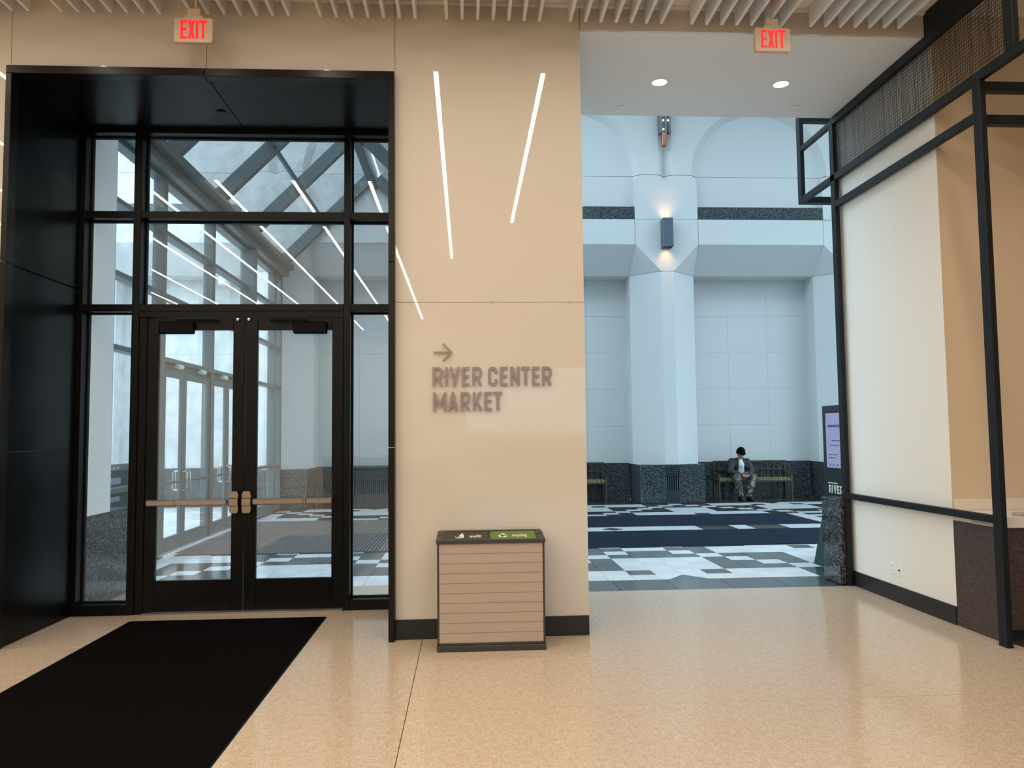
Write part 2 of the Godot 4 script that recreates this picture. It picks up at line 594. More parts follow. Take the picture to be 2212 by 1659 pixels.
# ---------------------------------------------------------------- floors
# the stone pattern: rows from the border inwards, columns from the middle of a bay to the middle of a pier
const PATTERN := ["WWWWWDDW", "WDWWWDWD", "WWDDDWDD", "WWDDWDWW", "WWDWDDWW", "DDWDDDWW", "DWDWWWWW", "WDDWWWWD", "DWDDDWWW", "WWDDWWDW", "DWWDDWWW"]

func tile_is_white(row: int, col: int) -> bool:
	var j := posmod(col + 2, 15)
	return PATTERN[mini(row, 10)][mini(j, 14 - j)] == "W"

func build_floors() -> void:
	var fl := thing("floor", P(-0.37, 0, 4), "polished beige terrazzo lobby floor divided by thin dark strips", "floor", "", "structure")
	var sub := S()
	box(sub, -8.9, 4.3, -0.12, -0.012, -11.4, 8.83)
	obj("joint_bed", sub, M.joint, fl)
	var xs := [-8.9, -4.94, -0.37, 4.2]
	for i in 3:
		var ds := [-11.4, -6.27, -1.89, 1.47, 3.15, 4.83] + ([6.51, 8.83] if i < 2 else [8.25])
		for k in ds.size() - 1:
			bx("terrazzo_panel", fl, M.terrazzo, xs[i] + 0.0022, xs[i + 1] - 0.0022, -0.03, 0.0, ds[k] + 0.0022, ds[k + 1] - 0.0022, 0.0005)
	var cf := thing("floor", P(6.5, 0, 0), "dark brown wood floor of the serving area beyond the right frame", "floor", "", "structure")
	for i in 22:
		bx("plank", cf, M.walnut, 4.2 + i * 0.22, 4.416 + i * 0.22, -0.03, 0.002, -11.4, 6.5, 0.001)
	# the hall: dark border, patterned field, runners lie on it
	var hf := thing("floor", P(2.5, 0, 13), "black and white stone tile floor of the daylit hall in a stepped pattern", "floor", "", "structure")
	var bed := S()
	box(bed, -4.32, 14.2, -0.12, -0.008, 8.25, 19.4)
	obj("joint_bed", bed, M.joint, hf)
	var variants := {}
	var tile := func(w: float, l: float) -> Mesh:
		var key := "%.3f %.3f" % [w, l]
		if not variants.has(key):
			var st := S()
			box(st, -w / 2, w / 2, -0.02, 0.0, -l / 2, l / 2, 0.0008)
			variants[key] = st.commit()
		return variants[key]
	var white_rest := S()
	var dark_rest := S()
	var g := 0.0022
	var c0 := -24
	var rows := 9
	var put_tile := func(row: int, col: int, far: bool, single: bool) -> void:
		var x := TX + TS * col
		if x < -4.25 and x + TS > -4.25:
			pass
		var d := TD2 - TS * (row + 1) if far else TD + TS * row
		var white := tile_is_white(row, col)
		# the notches in the middle of each bay: a dark triangle cut from two tiles of the first row
		var j := posmod(col + 2, 15)
		if row == 0 and (j == 0 or j == 14):
			var s := 1.0 if j == 0 else -1.0
			var xc := x if j == 0 else x + TS
			var e := 1.0 if not far else -1.0
			var db := d if not far else d + TS
			var st := S()
			column(st, [Vector2(xc, db + e * 0.28), Vector2(xc + s * 0.225, db + e * g), Vector2(xc + s * (TS - g), db + e * g), Vector2(xc + s * (TS - g), db + e * (TS - g)), Vector2(xc + s * g, db + e * (TS - g))], -0.02, 0.0)
			obj("tile", st, M.marble, hf)
			var sd := S()
			column(sd, [Vector2(xc + s * 0.001, db + e * 0.276), Vector2(xc + s * 0.001, db + e * g), Vector2(xc + s * 0.219, db + e * g)], -0.02, 0.0)
			obj("tile", sd, M.dark_tile_b, hf)
			return
		if single:
			var m: Material = ([M.marble, M.marble_b] if white else [M.dark_tile, M.dark_tile_b])[(row * 7 + col * 3 + 99) % 2]
			put("tile", tile.call(TS - 2 * g, TS - 2 * g), m, hf, P(x + TS / 2, 0, d + TS / 2))
		else:
			box(white_rest if white else dark_rest, x + g, x + TS - g, -0.02, 0.0, d + g, d + TS - g)
	for row in rows:
		for col in range(c0, 36):
			var near_seen: bool = (col <= -13 or (col >= -7 and col <= 5)) and row < 8
			var far_seen: bool = (col <= -18 and row < 7) or (col >= -3 and col <= 15 and row < 6)
			put_tile.call(row, col, false, near_seen)
			put_tile.call(row, col, true, far_seen)
	# right of the far runner's end the field goes on
	for row in range(9, 16):
		for col in range(11, 36):
			var x := TX + TS * col
			var d := TD2 - TS * (row + 1)
			box(white_rest if tile_is_white(row, col) else dark_rest, x + g, x + TS - g, -0.02, 0.0, d + g, d + TS - g)
	# the strip between the runners, two tiles deep, with a dark lozenge in the middle of each bay
	var sd0 := 13.19
	for col in range(c0, 36):
		var x := TX + TS * col
		var j := posmod(col + 2, 15)
		var q := mini(j, 14 - j)
		var white := not (q == 5 or q == 6)
		if j == 0 or j == 14:
			var s := 1.0 if j == 0 else -1.0
			var xc := x if j == 0 else x + TS
			var st := S()
			column(st, [Vector2(xc, sd0 + g), Vector2(xc + s * (TS - g), sd0 + g), Vector2(xc + s * (TS - g), sd0 + 0.61), Vector2(xc, sd0 + 0.61), Vector2(xc, sd0 + 0.52), Vector2(xc + s * 0.205, sd0 + 0.306), Vector2(xc, sd0 + 0.09)], -0.02, 0.0)
			obj("tile", st, M.marble, hf)
			var sl := S()
			column(sl, [Vector2(xc, sd0 + 0.512), Vector2(xc + s * 0.198, sd0 + 0.306), Vector2(xc, sd0 + 0.098)], -0.02, 0.0)
			obj("tile", sl, M.dark_tile_b, hf)
		else:
			var st2 := S()
			box(st2, x + g, x + TS - g, -0.02, 0.0, sd0 + g, sd0 + 0.61, 0.0008)
			if col >= -7 and col <= 12:
				obj("tile", st2, M.marble if white else M.dark_tile, hf)
			else:
				box(white_rest if white else dark_rest, x + g, x + TS - g, -0.02, 0.0, sd0 + g, sd0 + 0.61)
	# under the ribbed entrance mat and the runners the bed is stone too
	var under := S()
	box(under, -4.3, 14.2, -0.03, -0.004, TD + TS * 9 + 0.002, 13.185)
	box(under, -4.3, 14.2, -0.03, -0.004, 13.805, TD2 - TS * 9 - 0.002)
	obj("tile_field", under, M.dark_tile, hf).set_meta("kind", "stuff")
	obj("tile_field", white_rest, M.marble, hf).set_meta("kind", "stuff")
	obj("tile_field", dark_rest, M.dark_tile, hf).set_meta("kind", "stuff")
	# borders
	for i in 21:
		var x := 1.0 + i * 0.61
		bx("border_slab", hf, [M.dark_tile, M.dark_tile_b][i % 2], x + g, x + 0.61 - g, -0.02, 0.0, 8.252, TD - g, 0.0008)
	for i in 31:
		var x := -4.3 + i * 0.61
		bx("border_slab", hf, [M.dark_tile_b, M.dark_tile][i % 2], x + g, x + 0.61 - g, -0.02, 0.0, TD2 + g, 19.35, 0.0008)
	var pv := thing("floor", P(-14, 0, 12), "pale concrete paving outside the glass doors", "pavement", "", "structure")
	for i in 8:
		for k in 5:
			bx("paving_slab", pv, M.pavement, -4.4 - (i + 1) * 3.0 + 0.006, -4.4 - i * 3.0 - 0.006, -0.3, -0.02, 5.0 + k * 3.0 + 0.006, 8.0 + k * 3.0 - 0.006, 0.004)

# ---------------------------------------------------------------- lobby
func build_lobby_shell() -> void:
	var wl := thing("wall_left", P(-8.9, 0, -2), "cream side wall of the lobby left of the portal, out of view", "wall", "", "structure")
	bx("wall_panel", wl, M.cream_paint, -9.1, -8.9, 0.0, 5.6, -11.4, 6.5, 0)
	var wr := thing("wall_rear", P(0, 0, -11.4), "cream wall behind the viewer, seen only mirrored in the glossy wall", "wall", "", "structure")
	bx("wall_panel", wr, M.cream_paint, -9.1, -0.1, 0.0, 5.6, -11.6, -11.4, 0)
	bx("wall_panel", wr, M.cream_paint, -0.1, 9.3, 3.75, 5.6, -11.6, -11.4, 0)
	bx("wall_panel", wr, M.cream_paint, -0.1, 9.3, 0.0, 0.5, -11.6, -11.4, 0)
	var rw := thing("window_7", P(4.5, 0.5, -11.5), "wide window behind the viewer, a pale band mirrored low in the glossy pillar", "window", "", "structure")
	for i in 3:
		bx("mullion", rw, M.white_paint, -0.1 + i * 4.66, -0.02 + i * 4.66, 0.5, 3.75, -11.58, -11.42, 0.003)
	bx("pane", rw, M.roof_pane, -0.1, 9.3, 0.5, 3.75, -11.51, -11.50, 0)
	var ws := thing("wall_right", P(9.1, 0, -2), "cream side wall of the serving area, out of view", "wall", "", "structure")
	bx("wall_panel", ws, M.cream_paint, 9.1, 9.3, 0.0, 5.6, -11.4, 6.5, 0)

# back-painted glass panels with clips, and the solid blocks behind them
func build_front_wall() -> void:
	var w := thing("wall_front", P(0.2, 0, 6.5), "glossy beige back painted glass wall panels around the portal and the passage", "wall", "", "structure")
	# cores
	bx("core", w, M.white_paint, -0.56, 0.985, 0.0, 5.33, 6.53, 8.3, 0)
	bx("core", w, M.white_paint, -9.1, -3.76, 0.0, 5.6, 6.53, 8.3, 0)
	bx("core", w, M.white_paint, -3.76, -0.56, 4.74, 5.6, 6.53, 7.8, 0)
	bx("core", w, M.white_paint, -0.56, 0.985, 5.33, 5.6, 6.53, 8.3, 0)
	var e := 0.0
	for q in [[-0.587, 0.994, 0.158, 2.757], [-0.587, 0.994, 2.761, 5.345], [-2.154, -0.593, 4.70, 5.345], [-3.735, -2.160, 4.70, 5.345], [-5.3, -3.741, 0.158, 2.757], [-5.3, -3.741, 2.761, 5.345], [-7.1, -5.306, 0.158, 2.757], [-7.1, -5.306, 2.761, 5.345], [-9.0, -7.106, 0.158, 2.757], [-9.0, -7.106, 2.761, 5.345]]:
		bx("glass_panel", w, M.panel_glass, q[0] - 0.0012, q[1] + 0.0012, q[2], q[3], 6.5, 6.512, 0.001)
	bx("header_panel", w, M.panel_glass, 1.0, 4.25, 5.135, 5.345, 6.5, 6.53, 0.001)
	bx("edge_trim", w, M.white_paint, 0.985, 0.994, 0.158, 5.33, 6.513, 8.3, 0.001)
	for q in [[-0.461, 2.759], [0.219, 2.759], [0.875, 2.759], [0.88, 0.16], [-0.45, 0.16], [-3.07, 4.705], [-2.35, 4.705], [-1.98, 4.705], [-0.75, 4.705], [-3.6, 4.705]]:
		bx("clip", w, M.steel_bits, q[0] - 0.004, q[0] + 0.004, q[1] - 0.017, q[1] + 0.017, 6.494, 6.5, 0.001)
	var b := thing("baseboard_front", P(0.2, 0, 6.5), "black stone skirting below the beige glass pillar behind the bin", "baseboard", "", "structure")
	bx("skirting_board", b, M.skirting, -0.59, 0.994, 0.0, 0.156, 6.488, 6.53, 0.002)
	bx("skirting_board", b, M.skirting, -9.0, -3.74, 0.0, 0.156, 6.488, 6.53, 0.002)
	bx("skirting_board", b, M.skirting, 0.978, 0.998, 0.0, 0.156, 6.53, 8.25, 0.002)

func build_portal() -> void:
	var p := thing("trim_1", P(-2.16, 0, 6.9), "deep black metal portal lining around the pair of glass doors", "portal", "", "structure")
	# front rim
	for y in [[0.0, 1.55], [1.556, 3.08], [3.086, 4.70]]:
		bx("rim_leg", p, M.bronze_trim, -3.732, -3.686, y[0], minf(y[1], 4.635), 6.42, 6.53, 0.003)
		bx("rim_leg", p, M.bronze_trim, -0.638, -0.590, y[0], minf(y[1], 4.635), 6.42, 6.53, 0.003)
	bx("rim_head", p, M.bronze_trim, -3.732, -2.156, 4.636, 4.702, 6.42, 6.53, 0.003)
	bx("rim_head", p, M.bronze_trim, -2.150, -0.590, 4.636, 4.702, 6.42, 6.53, 0.003)
	for y in [[0.0, 1.546], [1.554, 3.072], [3.08, 4.70]]:
		bx("side_panel", p, M.black_satin, -3.76, -3.700, y[0], y[1], 6.53, 7.80, 0.003)
		bx("side_panel", p, M.black_satin, -0.622, -0.56, y[0], y[1], 6.53, 7.80, 0.003)
	bx("soffit_panel", p, M.black_satin, -3.70, -2.156, 4.66, 4.74, 6.53, 7.80, 0.003)
	bx("soffit_panel", p, M.black_satin, -2.150, -0.622, 4.66, 4.74, 6.53, 7.80, 0.003)
	bx("outer_lining", p, M.white_paint, -3.76, -3.66, 0.0, 5.2, 7.80, 8.3, 0)
	bx("outer_lining", p, M.white_paint, -0.622, -0.56, 0.0, 5.2, 7.80, 8.3, 0)
	bx("outer_lining", p, M.white_paint, -3.70, -0.6, 5.1, 5.2, 7.80, 8.3, 0)
	bx("outer_lining", p, M.white_paint, -3.70, -0.6, 4.66, 5.2, 7.78, 7.82, 0)

func build_storefront() -> void:
	var w := thing("window_1", P(-2.16, 0, 7.7), "black aluminium storefront glazing with sidelights and transoms over the double doors", "window", "", "structure")
	var cols := [[-3.70, -3.655], [-3.196, -3.125], [-1.188, -1.126], [-0.69, -0.622]]
	for c in cols:
		bx("mullion", w, M.black_frame, c[0], c[1], 0.0, 4.66, 7.62, 7.80, 0.003)
	var fields := [[-3.655, -3.196], [-3.125, -1.188], [-1.126, -0.69]]
	var ys := [[0.0, 0.098], [2.865, 2.933], [3.772, 3.841], [4.614, 4.66]]
	for i in 3:
		var x0: float = fields[i][0]
		var x1: float = fields[i][1]
		for k in 4:
			if i == 1 and k == 0:
				continue
			bx("transom", w, M.black_frame, x0, x1, ys[k][0], ys[k][1], 7.62, 7.80, 0.003)
		for k in 3:
			if i == 1 and k == 0:
				continue
			var y0: float = ys[k][1]
			var y1: float = ys[k + 1][0]
			bx("pane", w, M.pane, x0 - 0.004, x1 + 0.004, y0 - 0.004, y1 + 0.004, 7.757, 7.765, 0)
			var st := S()
			for q in [[x0, x0 + 0.012, y0, y1], [x1 - 0.012, x1, y0, y1], [x0, x1, y0, y0 + 0.012], [x0, x1, y1 - 0.012, y1]]:
				box(st, q[0], q[1], q[2], q[3], 7.735, 7.786)
			obj("gasket", st, M.gasket, w)
	# frame of the doors and the sill
	bx("door_head", w, M.black_frame, -3.125, -1.188, 2.806, 2.865, 7.62, 7.80, 0.003)
	bx("door_jamb", w, M.black_frame, -3.125, -3.052, 0.0, 2.806, 7.635, 7.80, 0.003)
	bx("threshold", w, M.brushed, -3.05, -1.19, 0.0, 0.013, 7.60, 7.80, 0.003)
	for s in 2:
		var x0: float = [-3.046, -2.122][s]
		var x1: float = [-2.131, -1.194][s]
		var gx0: float = [-2.945, -2.012][s]
		var gx1: float = [-2.243, -1.30][s]
		var door := thing("door_%d" % (s + 1), P((x0 + x1) / 2, 0, 7.66), ["left leaf of the black framed glass double doors with a bronze push bar", "right leaf of the black framed glass double doors with a bronze push bar"][s], "door", "", "structure")
		bx("stile", door, M.black_frame, x0, gx0, 0.02, 2.80, 7.64, 7.69, 0.003)
		bx("stile", door, M.black_frame, gx1, x1, 0.02, 2.80, 7.64, 7.69, 0.003)
		bx("top_rail", door, M.black_frame, gx0, gx1, 2.685, 2.80, 7.64, 7.69, 0.003)
		bx("bottom_rail", door, M.black_frame, gx0, gx1, 0.02, 0.308, 7.64, 7.69, 0.003)
		bx("name_plate", door, M.black_satin, (gx0 + gx1) / 2 - 0.03, (gx0 + gx1) / 2 + 0.03, 0.248, 0.262, 7.636, 7.641, 0.001)
		bx("pane", door, M.pane, gx0 - 0.005, gx1 + 0.005, 0.303, 2.69, 7.661, 7.669, 0)
		# push bar: fixed end, moving pad, ring and latch case
		var lx: float = [-2.203, -2.086][s]
		var sgn: float = [-1.0, 1.0][s]
		var bar := bx("push_bar", door, M.brushed, lx + sgn * 0.06, lx + sgn * 0.805, 1.013, 1.069, 7.555, 7.60, 0.008)
		var st := S()
		box(st, lx + sgn * 0.535, lx + sgn * 0.56, 1.009, 1.073, 7.551, 7.604, 0.004)
		obj("bar_joint", st, M.nickel, bar)
		bx("bar_bracket", bar, M.brushed, lx + sgn * 0.74, lx + sgn * 0.80, 1.02, 1.06, 7.60, 7.64, 0.002)
		var lt := S()
		slab(lt, [Vector2(lx - 0.032, 0.935), Vector2(lx + 0.032, 0.935), Vector2(lx + 0.042, 0.965), Vector2(lx + 0.042, 1.11), Vector2(lx + 0.03, 1.14), Vector2(lx - 0.03, 1.14), Vector2(lx - 0.042, 1.11), Vector2(lx - 0.042, 0.965)], 7.575, 7.64)
		box(lt, lx - 0.046, lx + 0.046, 1.0, 1.078, 7.562, 7.62, 0.006)
		obj("latch_case", lt, M.nickel, door)
		# closer and its arm
		var cx0: float = [-2.924, -1.665][s]
		bx("closer", door, M.gasket, cx0, cx0 + 0.322, 2.643, 2.757, 7.575, 7.64, 0.01)
		bx("closer_arm", door, M.gasket, cx0 + (0.15 if s == 0 else -0.22), cx0 + (0.56 if s == 0 else 0.15), 2.765, 2.78, 7.58, 7.60, 0.003)
		var kn := S()
		var kx: float = [-2.195, -2.09][s]
		lathe(kn, [Vector2(0, 0.03), Vector2(0.014, 0.026), Vector2(0.014, 0.0)], P(kx, 2.783, 7.635), 12, Vector3.BACK)
		obj("strike", kn, M.chrome, door)

# ---------------------------------------------------------------- ceiling of the lobby
func build_ceiling() -> void:
	var c := thing("ceiling", P(0, 5.33, 2), "slatted lobby ceiling of narrow beige baffles hanging in groups of seven", "ceiling", "", "structure")
	bx("ceiling_board", c, M.ceiling, -9.1, 9.3, 5.345, 5.6, -11.4, 6.53, 0)
	bx("wall_angle", c, M.baffle, -9.0, 9.1, 5.325, 5.344, 6.46, 6.499, 0.002)
	var st := S()
	box(st, -0.0135, 0.0135, 0.0, 0.178, -3.0, 3.0, 0.003)
	var long_slat := st.commit()
	for g in range(-7, 8):
		var x0 := -0.28 + 1.0545 * g
		for k in range(1, 8):
			var x := x0 + 0.1318 * k
			if x < -8.8 or x > 4.02:
				continue
			put("slat", long_slat, M.baffle, c, P(x, 5.167, 3.44))
		# the slots between the groups hold linear lights of several lengths
		if x0 > -8.5 and x0 < 4.0:
			var d0: float = {0: -2.6, 1: 0.1, 2: 1.5, 3: -5.2}.get(g, -10.8)
			var named: String = {0: "warm linear ceiling light mirrored on the glossy pillar, left of the two long streaks", 1: "warm linear ceiling light mirrored on the glossy pillar, right one of the two streaks", -1: "warm linear ceiling light mirrored just above the right end of the portal head", -2: "warm linear ceiling light mirrored only in the glass over the doors", -3: "warm linear ceiling light mirrored above the left end of the portal head"}.get(g, "warm linear ceiling light in a slot between the slat groups, outside the frame")
			linear_light(x0, d0, 5.25 if g == -2 else 5.55, named)

func linear_light(x: float, d0: float, d1: float, label: String) -> void:
	var o := thing("linear_light", P(x, 5.2, (d0 + d1) / 2), label, "light", "linear ceiling lights")
	var h := S()
	box(h, x - 0.03, x + 0.03, 5.208, 5.345, d0, d1, 0.002)
	obj("housing", h, M.baffle, o)
	var st := S()
	box(st, x - 0.024, x + 0.024, 5.20, 5.2085, d0 + 0.003, d1 - 0.003)
	obj("diffuser", st, M.led_glow, o)
	var l := AreaLight3D.new()
	l.name = "lamp"
	l.area_size = Vector2(0.046, d1 - d0 - 0.02)
	l.light_color = LED
	l.light_energy = LINEAR_LIGHT * (d1 - d0) / 8.0
	l.area_normalize_energy = true
	l.area_range = 30.0
	l.area_attenuation = 2.0
	l.shadow_enabled = true
	o.add_child(l)
	l.position = P(x, 5.197, (d0 + d1) / 2) - o.position
	l.rotation = Vector3(-PI / 2, 0, 0)

# ---------------------------------------------------------------- the hall's back wall, inside and outside
func build_back_wall() -> void:
	var w := thing("wall_back", P(2.5, 0, 18.8), "tall pale back wall of the hall with piers, arches, sloping soffits and a dark granite base", "wall", "", "structure")
	bx("core", w, M.concrete, -23.5, 14.4, 0.0, 11.6, ZR + 0.12, ZR + 0.5, 0)
	for n in range(-6, 3):
		var cx := PIER + BAY * n
		var inside := n >= -1
		pier(w, cx, M.plaster if inside else M.concrete, n)
		if n < 2:
			bay(w, cx + BAY / 2, n)

func pier(w: Node3D, cx: float, m: Material, n: int) -> void:
	var up: Material = m if n >= -1 else M.concrete
	# shaft: splayed to a narrow front; the pier at the glass wall is plaster inside and concrete outside
	var y0 := 0.905
	var y1 := 5.506
	if n == -2:
		var a := S()
		column(a, [Vector2(cx, ZR + 0.12), Vector2(cx, ZF), Vector2(cx + 0.15, ZF), Vector2(cx + 0.80, ZS), Vector2(cx + 0.80, ZR + 0.12)], y0, y1)
		obj("pier_shaft", a, M.plaster, w)
		var b := S()
		column(b, [Vector2(cx - 0.80, ZR + 0.12), Vector2(cx - 0.80, ZS), Vector2(cx - 0.15, ZF), Vector2(cx, ZF), Vector2(cx, ZR + 0.12)], y0, y1)
		obj("pier_shaft", b, M.concrete, w)
	else:
		var a := S()
		column(a, [Vector2(cx - 0.80, ZR + 0.12), Vector2(cx - 0.80, ZS), Vector2(cx - 0.15, ZF), Vector2(cx + 0.15, ZF), Vector2(cx + 0.80, ZS), Vector2(cx + 0.80, ZR + 0.12)], y0, y1)
		obj("pier_shaft", a, m, w)
	# lower block with its two sloping facets
	var st := S()
	var h := 0.765
	for s in [-1.0, 1.0]:
		triN(st, P(cx + s * h, 6.16, ZF), P(cx + s * 0.15, 5.515, ZF), P(cx + s * 0.795, 5.515, ZS), Vector3(s, -1, 1))
		quadN(st, P(cx + s * h, 6.16, ZF), P(cx + s * 0.795, 5.515, ZS), P(cx + s * 0.795, 5.515, ZR), P(cx + s * h, 6.16, ZR), Vector3(s, 0, 0))
		quadN(st, P(cx + s * h, 6.16, ZF), P(cx + s * h, 6.768, ZF), P(cx + s * h, 6.768, ZR), P(cx + s * h, 6.16, ZR), Vector3(s, 0, 0))
	quadN(st, P(cx - h, 6.768, ZF), P(cx + h, 6.768, ZF), P(cx + h, 6.768, ZR), P(cx - h, 6.768, ZR), Vector3.UP)
	quadN(st, P(cx - 0.795, 5.515, ZS), P(cx + 0.795, 5.515, ZS), P(cx + 0.795, 5.515, ZR), P(cx - 0.795, 5.515, ZR), Vector3.DOWN)
	quadN(st, P(cx - 0.795, 5.515, ZS), P(cx - 0.15, 5.515, ZF), P(cx + 0.15, 5.515, ZF), P(cx + 0.795, 5.515, ZS), Vector3.DOWN)
	quadN(st, P(cx - h, 6.16, ZF), P(cx + h, 6.16, ZF), P(cx + h, 6.768, ZF), P(cx - h, 6.768, ZF), Vector3.BACK)
	quadN(st, P(cx - h, 6.16, ZF), P(cx + h, 6.16, ZF), P(cx + 0.15, 5.515, ZF), P(cx - 0.15, 5.515, ZF), Vector3.BACK)
	obj("pier_block", st, m, w)
	# upper block: cut corners and a notch below the groove
	var ub := S()
	slab(ub, [Vector2(cx - h, 6.778), Vector2(cx + h, 6.778), Vector2(cx + h, 7.715), Vector2(cx + 0.63, 7.853), Vector2(cx + 0.155, 7.853), Vector2(cx, 7.70), Vector2(cx - 0.155, 7.853), Vector2(cx - 0.63, 7.853), Vector2(cx - h, 7.715)], ZF, ZF + 0.02)
	slab(ub, [Vector2(cx - h, 6.778), Vector2(cx + h, 6.778), Vector2(cx + h, 7.70), Vector2(cx - h, 7.70)], ZF + 0.02, ZR)
	for s in [-1.0, 1.0]:
		triN(ub, P(cx + s * 0.63, 7.853, ZF + 0.01), P(cx + s * h, 7.715, ZF + 0.01), P(cx + s * h, 7.853, ZF + 0.15), Vector3(s, 1, 1))
		triN(ub, P(cx + s * 0.155, 7.853, ZF + 0.01), P(cx, 7.70, ZF + 0.01), P(cx, 7.853, ZF + 0.16), Vector3(-s, 1, 1))
		quadN(ub, P(cx + s * h, 7.70, ZF), P(cx + s * h, 7.853, ZF + 0.15), P(cx + s * h, 7.853, ZR), P(cx + s * h, 7.70, ZR), Vector3(s, 0, 0))
	obj("pier_block", ub, up, w)
	# wall between the arches, with a groove down its middle
	var ro := 1.685
	var L := BAY / 2
	for s in [-1.0, 1.0]:
		var pts := [Vector2(cx + s * 0.155, 7.863), Vector2(cx + s * 0.155, 11.0), Vector2(cx + s * L, 11.0)]
		for i in 13:
			var a := deg_to_rad(90.0 - i * 7.5)
			pts.append(Vector2(cx + s * (L - ro * cos(a)), 7.863 + ro * sin(a)))
		var aw := S()
		slab(aw, pts, ZF, ZF + 0.15)
		# splayed edge of the arch
		var ri := 1.545
		for i in 12:
			var a0 := deg_to_rad(90.0 - i * 7.5)
			var a1 := deg_to_rad(90.0 - (i + 1) * 7.5)
			var f := func(r: float, a: float, d: float) -> Vector3: return P(cx + s * (L - r * cos(a)), 7.863 + r * sin(a), d)
			quadN(aw, f.call(ro, a0, ZF), f.call(ro, a1, ZF), f.call(ri, a1, ZF + 0.15), f.call(ri, a0, ZF + 0.15), Vector3(s * cos(a0), -sin(a0), 1))
		quadN(aw, P(cx + s * 0.155, 7.863, ZF), P(cx + s * 0.155, 11.0, ZF), P(cx, 11.0, ZF + 0.16), P(cx, 7.863, ZF + 0.16), Vector3(-s, 0, 1))
		obj("arch_wall", aw, up, w)
	# granite plinth, split round a metal grille
	var gr: Material = M.granite
	bx("plinth", w, gr, cx - 0.765, cx - 0.165, 0.0, 0.905, 18.2, ZR, 0.012)
	bx("plinth", w, gr, cx + 0.165, cx + 0.765, 0.0, 0.905, 18.2, ZR, 0.012)
	bx("plinth", w, gr, cx - 0.165, cx + 0.165, 0.0, 0.905, 18.3, ZR, 0)
	grille(w, cx - 0.162, cx + 0.162, 0.9)

func grille(w: Node3D, x0: float, x1: float, top: float) -> void:
	var st := S()
	var wide := x1 - x0
	var n := maxi(6, int(wide / 0.047))
	var back := S()
	box(back, x0, x1, 0.0, top, 18.262, 18.29)
	obj("grille_back", back, M.dark_slot, w)
	box(st, x0, x1, top - 0.012, top, 18.2, 18.26, 0.002)
	for i in n + 1:
		var x := x0 + (wide - 0.012) * i / n
		box(st, x, x + 0.012, 0.31, 0.61, 18.2, 18.26)
		box(st, x, x + 0.012, top - 0.05, top - 0.012, 18.2, 18.26)
	for i in 2 * n + 1:
		var x := x0 + (wide - 0.008) * i / (2 * n)
		box(st, x, x + 0.008, 0.0, 0.30, 18.2, 18.26)
	for r in 6:
		var y := 0.63 + r * 0.04
		for i in n:
			var xa := x0 + wide * i / n
			var xb := x0 + wide * (i + 1) / n
			var xm := (xa + xb) / 2
			slab(st, [Vector2(xa, y), Vector2(xm, y + 0.02), Vector2(xb, y), Vector2(xb, y + 0.009), Vector2(xm, y + 0.029), Vector2(xa, y + 0.009)], 18.2, 18.25)
	obj("grille", st, M.sconce, w)

func bay(w: Node3D, bc: float, n: int) -> void:
	var x0 := bc - BAY / 2 + 0.775
	var x1 := bc + BAY / 2 - 0.775
	var lower: Material = M.plaster if n >= -2 else M.concrete
	var upper: Material = M.plaster if n >= -1 else M.concrete
	# beam with its sloping soffit
	var st := S()
	var y := [[6.16, ZF], [6.768, ZF], [6.768, ZR + 0.12], [5.512, ZR + 0.12], [5.512, ZS]]
	var pts := []
	for q in y:
		pts.append(Vector2(q[1], q[0]))
	rail(st, pts, x0, x1)
	for s in [-1.0, 1.0]:
		var xe := x0 if s < 0 else x1
		quadN(st, P(xe, 6.16, ZF), P(xe + s * 0.0, 6.16, ZR), P(xe - s * 0.03, 5.512, ZR), P(xe - s * 0.03, 5.512, ZS), Vector3(s, 0, 0))
	obj("sloping_beam", st, lower, w)
	# granite band in four lengths
	for i in 4:
		var bw := (x1 - x0) / 4.0
		bx("granite_band", w, M.granite if n != -2 else M.concrete, x0 + bw * i + 0.002, x0 + bw * (i + 1) - 0.002, 6.778, 7.075, ZF, ZF + 0.6, 0.002)
	bx("bay_wall", w, upper, x0 - 0.2, x1 + 0.2, 7.08, 7.853, ZF + 0.15, ZR, 0)
	bx("arch_wall", w, upper, x0 - 0.2, x1 + 0.2, 7.863, 11.0, ZF + 0.15, ZR, 0)
	# recess: wall panels over a granite base
	for i in 3:
		var pw := (x1 - x0 - 0.04) / 3.0
		var xa := x0 + 0.02 + pw * i
		for k in 5:
			bx("wall_panel", w, lower, xa + 0.0015, xa + pw - 0.0015, 0.912 + 0.92 * k + 0.0015, 0.912 + 0.92 * (k + 1) - 0.0015, ZR, ZR + 0.06, 0.001)
		bx("wainscot", w, M.granite, xa + 0.002, xa + pw - 0.002, 0.0, 0.91, ZR - 0.06, ZR + 0.06, 0.004)
	if n == -2:
		grille(w, bc - 0.8, bc + 0.8, 0.945)
		bx("grille_case", w, M.dark_slot, bc - 0.8, bc + 0.8, 0.0, 0.93, 18.29, ZR - 0.06, 0.003)

